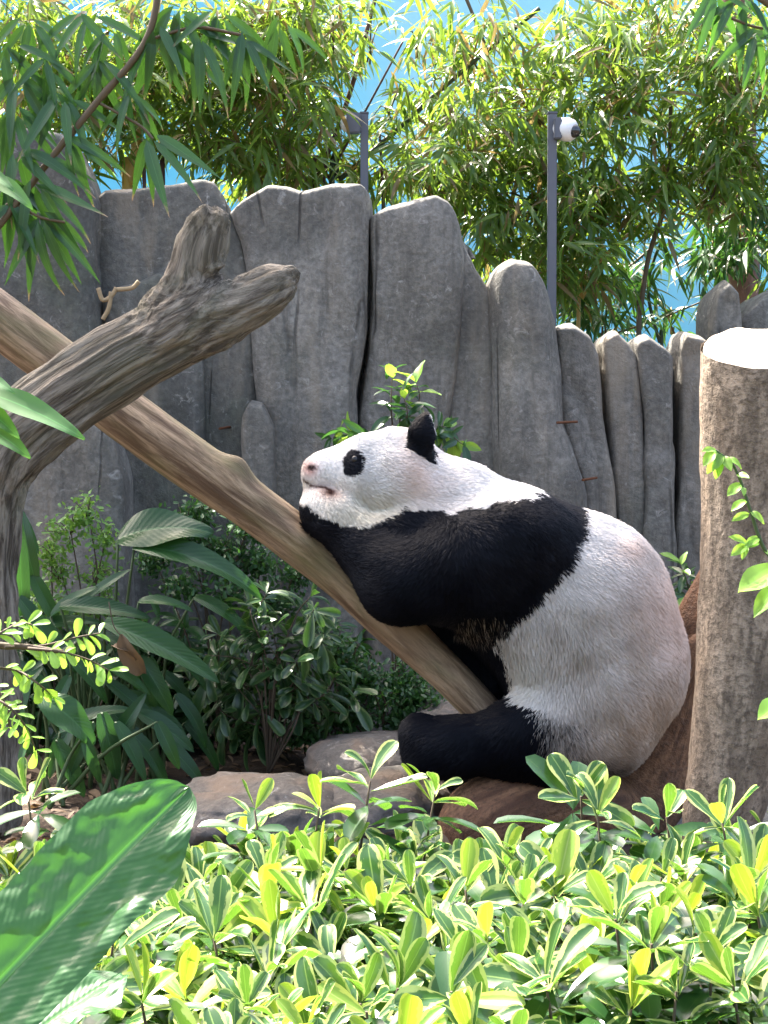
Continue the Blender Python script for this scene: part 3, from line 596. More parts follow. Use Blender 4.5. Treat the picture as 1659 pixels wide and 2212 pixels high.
def fur_color(V, rn):
    x, y = plane_px(V); j = fbm(V * 38, 2) * 7; k = fbm(V * 38 + 50, 2) * 7
    xj, yj = x + j + (rn - 0.5) * 12, y + k
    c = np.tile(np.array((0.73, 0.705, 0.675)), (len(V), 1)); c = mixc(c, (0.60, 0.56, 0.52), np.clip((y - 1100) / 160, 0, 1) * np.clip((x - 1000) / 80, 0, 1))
    c = mixc(c, (0.70, 0.62, 0.47), 0.95 * blob(x, y, 800, 1105, 120, 48))
    c = mixc(c, (0.76, 0.56, 0.45), 0.7 * blob(x, y, 890, 1010, 40, 70) + 0.35 * blob(x, y, 935, 1060, 60, 50))
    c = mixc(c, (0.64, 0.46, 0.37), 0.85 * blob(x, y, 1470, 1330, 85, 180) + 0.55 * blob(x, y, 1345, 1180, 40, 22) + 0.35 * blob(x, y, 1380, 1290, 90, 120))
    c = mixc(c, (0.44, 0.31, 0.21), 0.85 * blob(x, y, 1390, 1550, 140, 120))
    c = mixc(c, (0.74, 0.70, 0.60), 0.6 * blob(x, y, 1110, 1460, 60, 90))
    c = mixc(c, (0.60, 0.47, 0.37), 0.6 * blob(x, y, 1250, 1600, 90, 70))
    c *= (0.93 + 0.10 * fbm(V * 16, 2) + 0.06 * (rn - 0.5))[:, None]
    # muzzle skin tones, mouth
    near_nose = blob(x, y, 671, 1014, 17, 15); c = mixc(c, (0.66, 0.40, 0.35), 1.1 * near_nose)
    c = mixc(c, (0.02, 0.008, 0.008), 1.4 * blob(x, y, 674, 1012, 10, 6, 3))
    ml = 1043 + (x - 664) * 0.34 + 3 * np.sin((x - 664) * 0.12)
    c = mixc(c, (0.40, 0.23, 0.17), 0.75 * blob(x, y, 716, 1064, 26, 14) + 0.35 * blob(x, y, 690, 1052, 24, 12))
    c = mixc(c, (0.055, 0.022, 0.016), ((x > 655) & (x < 722)) * np.exp(-((y - ml) / 3.4) ** 2) * 1.1 + 1.1 * blob(x, y, 714, 1063, 12, 7))
    bl = (inside(BAND, xj, yj) | ((V[:, 1] > PY + 0.06) & (y > 1240) & (x < 1075 + 6 * j))).astype(float)
    # chest side: bare belly shows again between the arms
    lx = 1150 + 0.18 * (y - 1505) + 16 * fbm(V * 22, 2) + (rn - 0.5) * 50
    leg = ((x < lx + 30 * (y > 1620)) & (y > 1500 + 0.12 * np.abs(x - 1110))) & ((V[:, 1] < PY - 0.05) | (V[:, 1] > PY + 0.05))
    grey = np.clip((lx + 125 - x) / 110, 0, 1) * np.clip((y - 1505) / 30, 0, 1) + 1.2 * np.clip((y - 1600) / 50, 0, 1) * np.clip((1400 - x) / 120, 0, 1)
    grey = np.clip(grey * (0.95 + 0.7 * (rn - 0.5) + 0.35 * fbm(V * 50, 2)), 0, 1)
    e1 = inside([(868, 968), (884, 922), (915, 884), (940, 955), (936, 1002), (905, 988)], x, y) & (np.abs(V[:, 1] - PY) > 0.05)
    ca_, sa_ = math.cos(0.25), math.sin(0.25); ex, ey = x - 763, y - 1001
    eye = (((ex * ca_ + ey * sa_) / 21) ** 2 + ((-ex * sa_ + ey * ca_) / 29.5) ** 2 + 0.10 * fbm(V * 60, 2)) < 1
    c = mixc(c, (0.055, 0.048, 0.045), 0.93 * grey * ~leg)
    c = mixc(c, BLACK, np.maximum.reduce([bl, leg.astype(float), e1.astype(float), eye.astype(float)]))
    return c
t = NT('panda_fur'); a = t.n('Attribute', attribute_name='fur_col').outputs['Color']
pb = t.bsdf(a, 0.6, 0.12); M['fur'] = t.done(pb.outputs[0])
panda = empty('giant_panda', pp(1250, 1690, 0.0), 'black and white giant panda sitting and resting its chin on the leaning trunk', 'panda')
one = np.ones((len(PV), 1))
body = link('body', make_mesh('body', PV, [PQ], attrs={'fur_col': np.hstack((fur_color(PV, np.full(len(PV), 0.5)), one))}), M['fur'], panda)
# ---- coat: short strands growing from the skin, gathered into tufts
def coat(nh):
    T = np.concatenate((PQ[:, [0, 1, 2]], PQ[:, [0, 2, 3]])); A = np.linalg.norm(np.cross(PV[T[:, 1]] - PV[T[:, 0]], PV[T[:, 2]] - PV[T[:, 0]]), axis=1)
    vis = np.where((PN[T[:, 0], 1] > 0.55), 0.12, 1.0)                                 # thinner on the far side
    hx, hy = plane_px(PV[T[:, 0]]); vis = vis * np.where(hx < 930, 1.7, 1.0)
    i = rng.choice(len(T), nh, p=A * vis / (A * vis).sum()); u = rng.random((nh, 2)); s = u.sum(1) > 1; u[s] = 1 - u[s]
    w = np.column_stack((1 - u.sum(1), u)); P = (PV[T[i]] * w[..., None]).sum(1); N = norm((PN[T[i]] * w[..., None]).sum(1))
    x, y = plane_px(P)
    nose = W(665, 1012, PY); head = x < 930
    fl = np.tile(np.array((0.75, 0, -0.75)), (nh, 1))                                  # body: back and down
    fl[head] = norm(P[head] - nose) + np.array((0.2, 0, -0.25))
    neck = (x >= 900) & (x < 1080) & (y < 1110); fl[neck] = (0.9, 0, -0.35)
    arm = (x < 980) & (y > 1110); fl[arm] = norm(np.column_stack((-0.5 * np.ones(arm.sum()), 0 * y[arm], -0.6 * np.ones(arm.sum()))))
    arm2 = (x < 840) & (y > 1100); fl[arm2] = (-0.7, 0.0, 0.35)
    leg = (x < 1200) & (y > 1510); fl[leg] = (-0.75, 0, -0.5)
    belly = (x > 1040) & (x < 1260) & (y > 1330) & (y < 1510); fl[belly] = (0.12, 0, -1.0)
    fl = fl + 0.0
    gk = np.floor(P / 0.03).astype(np.int64); key = gk[:, 0] * 1000003 + gk[:, 1] * 1009 + gk[:, 2]; uk, inv = np.unique(key, return_inverse=True); cen = np.zeros((len(uk), 3)); av = np.zeros((len(uk), 3)); cn = np.zeros(len(uk)); np.add.at(cen, inv, P); np.add.at(av, inv, fl); np.add.at(cn, inv, 1); cen /= cn[:, None]; av /= cn[:, None]
    av2 = np.stack([(np.exp(-((cen - q) ** 2).sum(1) / (2 * 0.07 ** 2)) * cn) @ av for q in cen]); fl = norm(av2)[inv] + 0.0 * fl
    near_head = (x < 930) & (y < 1130); fl[near_head] = norm(P[near_head] - nose) + np.array((0.2, 0, -0.25))
    fl = fl - N * (fl * N).sum(1, keepdims=True)
    L = np.full(nh, 0.019); L[head] = 0.016; L[(x < 770) & (y < 1130)] = 0.007; cheek = blob(x, y, 800, 1100, 90, 35); L += 0.022 * cheek
    L[(np.abs(x - 905) < 40) & (y < 985)] = 0.018
    L[(y > 1130) & (x < 1180)] = 0.022
    fringe = blob(x, y, 1035, 1345, 50, 30, 4) * (P[:, 1] < PY + 0.02) * (rng.random(nh) < 0.5); L = L + 0.05 * fringe * rng.random(nh)
    L[belly] = 0.026
    L *= rng.uniform(0.75, 1.2, nh)
    jit = norm(rng.normal(size=(nh, 3))); jl = np.column_stack([fbm(P * 14 + 11 * k, 2) for k in range(3)])
    d = norm(norm(fl) * 0.9 + N * 0.33 + jit * 0.22 + jl * 0.2)
    d = np.where(fringe[:, None] > 0.3, norm(d * 0.35 + np.array((-0.05, -0.25, -1.0)) + jit * 0.3 + jl * 0.3), d)
    # gather tips into tufts
    from mathutils.kdtree import KDTree
    nc = nh // 9; ci = rng.choice(nh, nc, replace=False); kd = KDTree(nc)
    for a, b in enumerate(ci): kd.insert(P[b], a)
    kd.balance(); near = np.array([kd.find(p)[1] for p in P]); root = ci[near]
    tip0 = P + d * L[:, None]; tipc = P[root] + d[root] * L[root][:, None] * 1.05
    far = np.linalg.norm(P - P[root], axis=1) > 0.03
    tip = np.where(far[:, None], tip0, tip0 * 0.7 + tipc * 0.3)
    tip[:, 2] -= 0.12 * L
    mid = P + (tip - P) * 0.5 + N * (L * 0.10)[:, None]
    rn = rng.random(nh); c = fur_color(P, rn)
    mix_f = (fringe > 0.25) & (rn > 0.45); c[mix_f] = c[mix_f] * 0 + np.array((0.26, 0.23, 0.19)) * (0.03 + 1.5 * rng.random((mix_f.sum(), 1)) ** 2.5)
    side = norm(np.cross(tip - P, norm(N * 0.6 + np.array((0, -0.7, 0.15)) + 0.25 * jit)))
    w0 = rng.uniform(0.0006, 0.0011, nh)[:, None] * np.where(L < 0.012, 0.7, 1.0)[:, None]
    P0 = P - N * 0.002
    V = np.stack((P0 - side * w0, P0 + side * w0, mid - side * w0 * 0.9, mid + side * w0 * 0.9, tip), 1).reshape(-1, 3)
    b = np.arange(nh) * 5; Q = np.column_stack((b, b + 1, b + 3, b + 2)); Tt = np.column_stack((b + 2, b + 3, b + 4))
    cc = np.hstack((c, np.ones((nh, 1))))
    me = make_mesh('fur', V, [Q, Tt], attrs={'fur_col': np.repeat(cc, 5, 0)})
    nn = norm(N * 0.85 + jl * 0.3 + d * 0.22 + jit * 0.28)
    me.normals_split_custom_set_from_vertices(np.repeat(nn, 5, 0).tolist())
    return me
fur = link('fur', coat(190000), M['fur'], panda); tag(fur, kind='stuff')
# ---- eyes with lids on the surface
def surface_at(px, py, near=True):
    p = W(px, py, PY); ys = np.linspace(-0.3, 0.0, 400); q = np.column_stack((np.full(400, p[0]), PY + ys, np.full(400, p[2]))); d = panda_f(q)
    return q[np.argmax(d < 0)]
M['eye'] = plain('dark_wet_eye', (0.012, 0.011, 0.012), 0.28, 0.5, 0, 0.0)
e = surface_at(768, 990)
for s_ in (-1, 1):
    c = np.array((e[0], PY + (e[1] - PY) * (-s_), e[2])); a = (-0.35, s_ * 0.92, 0.15)
    ey = link('eye', lathe('eye', [(0.009 * math.cos(q), 0.009 * math.sin(q) * 0.45 + 0.003) for q in np.linspace(-0.3, math.pi / 2 - 0.02, 10)], c - np.array((0, s_ * 0.0015, 0)), a, 24), M['eye'], panda)
# ================================================================== PLANTS
UP = np.array((0, 0, 1.0))
def put_leaf(parent, meshes, base, tip, hint, name='leaf', lens=1.0):
    y = np.asarray(tip) - base; L = np.linalg.norm(y); B = basis(y, hint)[0]
    return link(name, random.choice(meshes), None, parent, mat4(B, base, L / lens))
def stem(parent, pts, rad, mat, name='stem', n=10, seg=7):
    return link(name, tube(name, np.asarray(pts, float), np.asarray(rad, float), n=n, seg=seg), M[mat], parent)
M['green_stem'] = plain('green_stem', (0.055, 0.09, 0.028), 0.6); M['brown_stem'] = plain('brown_twig', (0.085, 0.06, 0.038), 0.8)
# ------------------------------------------------------------------ variegated hedge in front
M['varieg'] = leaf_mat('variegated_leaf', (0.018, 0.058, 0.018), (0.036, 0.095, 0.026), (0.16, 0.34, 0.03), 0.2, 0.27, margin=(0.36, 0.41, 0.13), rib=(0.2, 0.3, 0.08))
M['young'] = leaf_mat('young_yellow_leaf', (0.08, 0.18, 0.02), (0.16, 0.26, 0.03), (0.33, 0.50, 0.03), 0.26, 0.34, margin=(0.33, 0.38, 0.06), rib=(0.3, 0.36, 0.1))
HL = [leaf_mesh('hedge_leaf', M['varieg'], L=1, Wd=random.uniform(0.42, 0.56), shape='obovate', arch=a, fold=random.uniform(0.15, 0.5), wave=0.03, ns=9, nw=2, twist=random.uniform(-0.5, 0.5), ph=i) for i, a in enumerate((0.0, 0.12, 0.22, 0.3, 0.4, 0.5, 0.18, -0.1))]
YL = [leaf_mesh('young_leaf', M['young'], L=1, Wd=random.uniform(0.42, 0.56), shape='obovate', arch=a, fold=random.uniform(0.25, 0.6), ns=8, nw=2, ph=i) for i, a in enumerate((0.0, 0.1, 0.2, -0.1))]
M['older'] = leaf_mat('older_hedge_leaf', (0.016, 0.05, 0.016), (0.034, 0.088, 0.024), (0.14, 0.32, 0.03), 0.22, 0.25, rib=(0.05, 0.10, 0.03))
HT = leaf_data(1, 0.46, 'obovate', 0.25, 0.3, ns=5, nw=1)
def whorl(p, axis, n, elev, L, a0):
    """base points, tips, hints of n leaves round a stem"""
    axis = norm(np.asarray(axis, float)); Bm = basis(axis, (0.3, 1, 0.2))[0]; out = []
    for k in range(n):
        az = a0 + 2.399 * k + random.uniform(-0.25, 0.25); e = elev + random.uniform(-0.38, 0.38)
        d = math.cos(e) * (math.cos(az) * Bm[:, 0] + math.sin(az) * Bm[:, 2]) + math.sin(e) * axis
        h = axis * math.cos(e) - (math.cos(az) * Bm[:, 0] + math.sin(az) * Bm[:, 2]) * math.sin(e)
        q = p + axis * random.uniform(-0.006, 0.006) + d * 0.004
        out.append((q, q + d * L * random.uniform(0.8, 1.2), h))
    return out
def hedge():
    ny, nx = 5, 5; shrubs = {}
    y = 1.80
    while y < 3.35:
        hw = y * 0.285; x = -hw - 0.04
        while x < hw + 0.05:
            X = x + random.uniform(-0.025, 0.025); Y = y + random.uniform(-0.025, 0.025)
            x += 0.082
            h = 0.385 + 0.05 * float(fbm(np.array([[X * 3, Y * 3, 2.0]]), 2)[0]) + random.uniform(-0.06, 0.05)
            if Y > 2.85: h -= (Y - 2.85) * 0.22
            px = CX + F * X / Y; py = 900 + (ZC - h) * F / Y
            if px < 330 and Y > 2.75 and random.random() < 0.5: continue
            if random.random() < 0.05: continue
            key = (int((y - 1.86) / 0.3), int((X + hw) / (2 * hw + 1e-6) * nx * 0.999))
            shrubs.setdefault(key, []).append((X, Y, h))
        y += 0.082
    extra = [(800, 1672, 3.1), (1255, 1705, 3.05), (690, 1730, 3.1), (550, 1735, 3.0), (1290, 1745, 3.0), (1440, 1750, 3.0), (1560, 1760, 2.95), (940, 1700, 3.15), (60, 1700, 3.1)]
    for px, py, Y in extra:
        p = W(px, py + 15, Y); hw = Y * 0.262; key = (int((Y - 1.86) / 0.3), max(0, min(nx - 1, int((p[0] + hw) / (2 * hw) * nx)))); shrubs.setdefault(key, []).append((p[0], p[1], p[2]))
    for key, tips in shrubs.items():
        c = np.mean(np.array(tips), 0)
        r = empty('variegated_shrub', (c[0], c[1], 0), 'low shrub with yellow edged glossy leaves in the sunlit hedge', 'shrub', 'variegated shrubs massed into the front hedge')
        inner = []
        for X, Y, h in tips:
            ln = np.array((random.uniform(-0.05, 0.05), random.uniform(-0.06, 0.04), 0)); tip = np.array((X, Y, h)); b = tip - ln - (0, 0, h * 0.75)
            ax = norm(ln * 4 + UP + np.array((random.uniform(-0.5, 0.5), random.uniform(-0.6, 0.35), 0)))
            stem(r, (b, (b + tip) / 2 - ln * 0.2, tip), (0.0035, 0.003, 0.002), 'brown_stem', n=5, seg=5)
            a0 = random.uniform(0, 6.28); L = random.uniform(0.072, 0.108)
            yng = random.random()
            for q in whorl(tip, ax, random.choice((2, 3, 3, 4)), 1.05, L * 0.8, a0): put_leaf(r, YL if random.random() < (0.6 if yng < 0.4 else 0.06) else HL, *q)
            for q in whorl(tip - ax * 0.014, ax, random.choice((3, 4, 5)), 0.5, L, a0 + 1): put_leaf(r, YL if random.random() < 0.07 else HL, *q)
            inner += whorl(tip - ax * 0.045, ax, 5, 0.25, L * 1.05, a0 + 2) + whorl(tip - ax * 0.09, UP, 5, 0.1, L * 1.1, a0 + 3) + whorl(tip - ax * 0.15, UP, 3, 0.0, L, a0 + 4)
        I = [np.array([q[k] for q in inner]) for k in range(3)]
        o = link('inner_foliage', batch('inner_foliage', HT, basis(I[1] - I[0], I[2]), I[0], np.linalg.norm(I[1] - I[0], axis=1)), M['older'], r); tag(o, kind='stuff')
hedge()
# ------------------------------------------------------------------ big leaves in the lower left corner
M['big_leaf'] = leaf_mat('glossy_broad_leaf', (0.022, 0.085, 0.022), (0.03, 0.10, 0.026), (0.09, 0.30, 0.04), 0.38, 0.28, rib=(0.12, 0.27, 0.09), veins=0.00018, vf=260)
bp = empty('broad_leaf_plant', W(-260, 2420, 1.5) * (1, 1, 0), 'large glossy ribbed green leaves arching in over the hedge', 'plant')
V_, Q_, uv_ = leaf_data(1, 0.31, 'blunt', 0.10, 0.10, 0.01, ns=110, nw=22)
V_[:, 2] += 0.0010 * (0.35 + (uv_[:, 0] > 0.5)) * np.sin((uv_[:, 1] - 0.28 * np.abs(uv_[:, 0] - 0.5)) * 75 + 9.0 * fbm(V_ * 8, 3)) * np.clip(np.abs(uv_[:, 0] - 0.5) * 5, 0, 1) + 0.018 * fbm(V_ * (14, 9, 3), 4) * np.clip(np.abs(uv_[:, 0] - 0.5) * 4, 0, 1)
V_[:, 2] -= 0.010 * np.exp(-((uv_[:, 0] - 0.5) / 0.022) ** 2)
bm_ = make_mesh('broad_leaf', V_, [Q_], uv=uv_); bm_.materials.append(M['big_leaf'])
def big(a, Ya, b, Yb, hint):
    A = W(*a, Ya); Bp = W(*b, Yb); put_leaf(bp, [bm_], A, Bp, hint, 'leaf'); return A
A1 = big((-230, 2372), 1.52, (388, 1678), 1.60, (-0.2, -0.9, 0.35))
A2 = big((-300, 2560), 1.40, (240, 2030), 1.70, (-0.2, -0.1, 1.0))
for A_ in (A1, A2): stem(bp, (A_, A_ - (0.06, 0.02, 0.2), bp.location + Vector((0, 0, 0))), (0.006, 0.008, 0.01), 'green_stem')
# ------------------------------------------------------------------ sprays reaching in at the frame's sides
M['bright'] = leaf_mat('bright_spring_leaf', (0.13, 0.27, 0.035), (0.20, 0.36, 0.05), (0.4, 0.65, 0.07), 0.4, 0.42, rib=(0.25, 0.4, 0.1))
BL = [leaf_mesh('sprig_leaf', M['bright'], L=1, Wd=w, shape='obovate', arch=a, fold=0.3, ns=6, nw=2) for w, a in ((0.55, 0.1), (0.5, 0.3), (0.6, 0.2), (0.5, -0.1))]
BO = [leaf_mesh('vine_leaf', M['bright'], L=1, Wd=w, shape='ovate', arch=a, fold=0.3, wave=0.06, ns=7, nw=2) for w, a in ((0.45, 0.2), (0.4, 0.4), (0.5, 0.1))]
sp1 = empty('leafy_branch', W(-140, 2300, 2.3) * (1, 1, 0), 'twig with small rounded lime green leaves crossing the grey trunk', 'branch')
stem(sp1, [sp1.location, W(-160, 1700, 2.3), W(-90, 1420, 2.3), W(20, 1396, 2.3), W(135, 1408, 2.3)], (0.009, 0.008, 0.006, 0.005, 0.003), 'brown_stem', n=24)
tw = [[(10, 1398), (90, 1395), (160, 1378), (215, 1368)], [(60, 1400), (130, 1408), (190, 1425), (235, 1448)], [(-20, 1440), (40, 1450), (80, 1475), (110, 1500)], [(-30, 1500), (10, 1520), (50, 1560), (78, 1620)], [(-20, 1380), (10, 1362), (45, 1345), (70, 1350)], [(-30, 1470), (-5, 1490), (15, 1530), (20, 1570)]]
for q in tw:
    P = spline(np.array([W(a, b, 2.3 + 0.03 * math.sin(a)) for a, b in q]), 14); stem(sp1, P, np.linspace(0.0022, 0.001, 14), 'brown_stem', n=14, seg=5)
    for i in range(2, 14, 1):
        for s_ in ((-1, 1) if i % 2 else (1,)):
            d = norm(P[i] - P[i - 1]); sd_ = np.cross(d, (0, -1, 0.3)) * s_
            v = norm(d * 0.6 + sd_ * 0.9 + rand_unit(1)[0] * 0.45); put_leaf(sp1, BL, P[i], P[i] + v * random.uniform(0.018, 0.032), (random.uniform(-0.5, 0.5), -0.5, 0.9))
sp2 = empty('leafy_vine', W(1760, 2350, 2.5) * (1, 1, 0), 'slender vine with drooping lime green leaves in front of the stump', 'vine')
vp = [(1760, 1500), (1690, 1250), (1648, 1180), (1620, 1100), (1600, 1040), (1580, 1000), (1545, 972)]
stem(sp2, [sp2.location] + [W(a, b, 2.5) for a, b in vp], np.linspace(0.004, 0.0016, 8), 'green_stem', n=40)
for a, b, c, d in ((1548, 974, 1526, 962), (1550, 974, 1535, 1020), (1552, 976, 1560, 1025), (1558, 980, 1548, 1030), (1562, 984, 1580, 1015), (1570, 988, 1606, 998), (1545, 972, 1520, 1004), (1560, 980, 1542, 1012), (1592, 1024, 1618, 1030), (1600, 1044, 1572, 1068), (1602, 1050, 1610, 1066), (1612, 1080, 1580, 1096), (1620, 1104, 1655, 1120), (1618, 1110, 1588, 1115), (1640, 1160, 1612, 1175), (1614, 1176, 1590, 1150), (1614, 1176, 1582, 1195), (1614, 1178, 1604, 1200), (1640, 1170, 1614, 1176), (1650, 1190, 1690, 1200)):
    put_leaf(sp2, BO, W(a, b, 2.5), W(c, d, 2.48), (random.uniform(-0.4, 0.4), -0.7, 0.6))
for a, b, c, d in ((1690, 1225, 1597, 1268), (1690, 1262, 1630, 1300), (1700, 1510, 1640, 1545)): put_leaf(sp2, BO, W(a, b, 2.5), W(c, d, 2.45), (-0.2, -0.7, 0.7))
sp3 = empty('leafy_shoot', W(-200, 2300, 2.0) * (1, 1, 0), 'serrated green leaf reaching in across the grey branch', 'plant')
stem(sp3, [sp3.location, W(-160, 1500, 2.0), W(-120, 1000, 2.0), W(-60, 840, 2.0), W(-30, 500, 2.0), W(-20, 380, 2.0)], (0.006, 0.005, 0.004, 0.003, 0.002, 0.002), 'green_stem', n=40)
M['mid_leaf'] = leaf_mat('mid_green_leaf', (0.035, 0.12, 0.028), (0.05, 0.14, 0.03), (0.14, 0.34, 0.04), 0.35, 0.3, rib=(0.1, 0.3, 0.08))
ML = [leaf_mesh('shoot_leaf', M['mid_leaf'], L=1, Wd=0.26, shape='ovate', arch=0.2, fold=0.2, wave=0.05, ns=12, nw=2), leaf_mesh('shoot_leaf', M['mid_leaf'], L=1, Wd=0.34, shape='ovate', arch=0.3, fold=0.2, wave=0.05, ns=12, nw=2)]
for a, b, c, d in ((-60, 838, 188, 905), (-70, 860, 45, 915), (-80, 900, 70, 950), (-60, 800, 30, 830), (-30, 380, 72, 418), (-40, 360, 30, 395)): put_leaf(sp3, ML, W(a, b, 2.0), W(c, d, 1.97), (-0.1, -0.55, 0.8))
# ------------------------------------------------------------------ shrub with glossy leaves behind the panda's head
M['dark_gloss'] = leaf_mat('dark_glossy_leaf', (0.014, 0.046, 0.016), (0.035, 0.095, 0.026), (0.10, 0.27, 0.045), 0.32, 0.25, rib=(0.08, 0.17, 0.06))
DL = [leaf_mesh('glossy_leaf', M['dark_gloss'], L=1, Wd=w, shape='ovate', arch=a, fold=0.35, ns=8, nw=2) for w, a in ((0.30, 0.2), (0.34, 0.35), (0.28, 0.1), (0.32, 0.5))]
def leafy_shrub(name, root, stems, Y, leaves, L, label, cat='shrub', per=9, group=None, spread=0.8, mat='brown_stem', young=None, droop=0.0, r0=0.004, dup=0):
    b = W(*root, Y); b[2] = 0.0; r = empty(name, b, label, cat, group)
    stems = stems + [[(a + random.uniform(-45, 45), c + random.uniform(-20, 50)) for a, c in sp] for sp in stems for _ in range(dup)]
    for sp in stems:
        P = spline(np.array([b] + [W(a, c, Y + random.uniform(-0.08, 0.08)) for a, c in sp]), 22); stem(r, P, np.linspace(r0, r0 * 0.35, 22), mat, n=22, seg=6)
        for k in range(per):
            i = int(21 - k * 11 / per); d = norm(P[i] - P[i - 1])
            for q in whorl(P[i], d, 2 if k else 3, 0.35 + 0.5 * (k == 0), L * random.uniform(0.7, 1.15), k * 1.4 + random.random()):
                q = (q[0], q[1] - (0, 0, droop * L * random.random()), q[2] * 0.6 + UP * 0.5 + np.array((0, -0.35, 0)))
                put_leaf(r, (young if young and k < 3 else leaves), *q)
    return r
leafy_shrub('glossy_shrub', (860, 1500), [[(850, 1000), (845, 880), (848, 800)], [(820, 1000), (770, 950), (735, 930)], [(870, 990), (905, 870), (900, 830)], [(900, 1000), (960, 940), (1000, 960)], [(840, 1000), (790, 940), (720, 945)], [(900, 980), (940, 930), (960, 920)], [(860, 960), (880, 900), (870, 850)]], 5.95, DL, 0.088, 'glossy leaved shrub growing behind the panda\'s head', per=7, young=[*DL[:2], *BO[:1]], droop=0.3)
leafy_shrub('glossy_shrub', (1500, 1560), [[(1490, 1300), (1470, 1220)], [(1500, 1350), (1490, 1240)], [(1480, 1400), (1500, 1300), (1480, 1290)], [(1510, 1420), (1500, 1330)]], 6.1, DL, 0.085, 'glossy leaved shrub between the panda\'s back and the stump', per=7, droop=0.3, young=[*DL[:1], *BO[:1]])
# ------------------------------------------------------------------ undergrowth left of the panda
M['under'] = leaf_mat('deep_green_leaf', (0.010, 0.042, 0.014), (0.032, 0.092, 0.024), (0.09, 0.26, 0.04), 0.32, 0.22, rib=(0.05, 0.13, 0.045), veins=0.0004, vf=90, spec=0.35)
UL = [leaf_mesh('strap_leaf', M['under'], L=1, Wd=w, shape='broad', arch=a, fold=0.3, wave=0.03, ns=16, nw=3, ph=i) for i, (w, a) in enumerate(((0.24, 0.25), (0.22, 0.5), (0.28, 0.35), (0.20, 0.15)))]
UB = [leaf_mesh('pleated_leaf', M['under'], L=1, Wd=0.5, shape='broad', arch=0.5, fold=0.12, wave=0.06, ns=30, nw=5)]
def strap_plant(root, leaves, Y, label, name='strap_leaf_plant', mesh=None):
    b = W(*root, Y); b[2] = 0.0; r = empty(name, b, label, 'plant')
    for lf in leaves:
        a, c, e, d = lf[:4]; yo = lf[4] if len(lf) > 4 else random.uniform(-0.15, 0.1); wide = len(lf) > 5
        A = W(a, c, Y + yo); T = W(e, d, Y + yo - 0.06); put_leaf(r, UB if wide else UL, A, T, (random.uniform(-0.3, 0.3), -0.6, 0.75))
        stem(r, (A, (A + b) / 2 + (0, 0.02, 0.03), b + (random.uniform(-0.05, 0.05), random.uniform(-0.05, 0.05), 0)), (0.004, 0.006, 0.008), 'green_stem', n=8)
    return r
strap_plant((230, 1620), [(255, 1165, 440, 1075, 0.0, 1), (290, 1180, 600, 1185, -0.05), (75, 1250, 30, 1105, 0.0), (50, 1330, 35, 1125, -0.1), (130, 1310, 320, 1300, -0.1), (225, 1345, 490, 1430, -0.2), (300, 1300, 410, 1275, -0.1), (420, 1290, 565, 1335, 0.0), (235, 1530, 360, 1660, -0.25), (300, 1420, 385, 1540, -0.2), (60, 1370, 190, 1290, -0.05), (40, 1290, 130, 1400, -0.15), (70, 1240, 130, 1360, 0.0), (150, 1330, 200, 1240, 0.05), (60, 1320, 175, 1440, -0.1), (20, 1080, 90, 1190, 0.1), (280, 1380, 300, 1500, -0.15)], 5.55, 'clump of long arching dark green strap leaves below the forked branch')
strap_plant((110, 1680), [(90, 1510, 225, 1570, 0.0, 1), (180, 1590, 220, 1700, 0.0), (60, 1600, 20, 1690, 0.0), (240, 1620, 300, 1500, 0.1), (340, 1560, 390, 1660, 0.0), (130, 1580, 250, 1480, 0.1)], 5.15, 'low clump of drooping dark leaves at the foot of the grey trunk')
strap_plant((330, 1640), [(330, 1520, 420, 1640, 0.0), (380, 1500, 480, 1600, 0.0), (300, 1480, 240, 1600, 0.1), (350, 1450, 440, 1520, 0.1), (270, 1440, 180, 1500, 0.1), (320, 1420, 350, 1560, 0.0), (240, 1400, 130, 1470, 0.05), (360, 1400, 470, 1460, 0.05), (290, 1360, 400, 1380, 0.15), (210, 1370, 100, 1330, 0.1), (400, 1560, 500, 1650, 0.1)], 5.45, 'leafy dark clump in front of the long strap leaves')
strap_plant((250, 1690), [(250, 1560, 330, 1680, 0.0), (200, 1560, 140, 1680, 0.0), (280, 1580, 400, 1690, 0.05), (220, 1540, 260, 1690, 0.0), (160, 1560, 80, 1680, 0.1), (300, 1540, 430, 1600, 0.1), (350, 1600, 450, 1680, 0.05), (120, 1600, 190, 1720, 0.0)], 5.2, 'lowest clump of dark leaves drooping onto the leaf litter')
strap_plant((60, 1640), [(60, 1480, 10, 1600, 0.0), (80, 1460, 150, 1600, 0.0), (40, 1430, 120, 1500, 0.05), (20, 1420, 60, 1540, 0.1), (100, 1500, 180, 1640, 0.05), (40, 1540, 70, 1660, 0.0), (120, 1440, 230, 1520, 0.1)], 5.7, 'dark strap leaves crowding behind the grey trunk')
strap_plant((170, 1660), [(170, 1380, 60, 1440, 0.0), (190, 1360, 300, 1400, 0.0), (150, 1420, 250, 1500, -0.05), (120, 1380, 20, 1330, 0.05), (210, 1420, 330, 1480, -0.05), (90, 1440, 10, 1520, 0.0), (180, 1300, 270, 1220, 0.1), (150, 1460, 90, 1570, -0.05), (230, 1470, 350, 1560, 0.0), (260, 1500, 420, 1560, 0.05), (110, 1330, 190, 1250, 0.1), (70, 1500, 160, 1570, 0.0)], 5.4, 'broad dark leaves massed between the grey trunk and the long strap leaves')
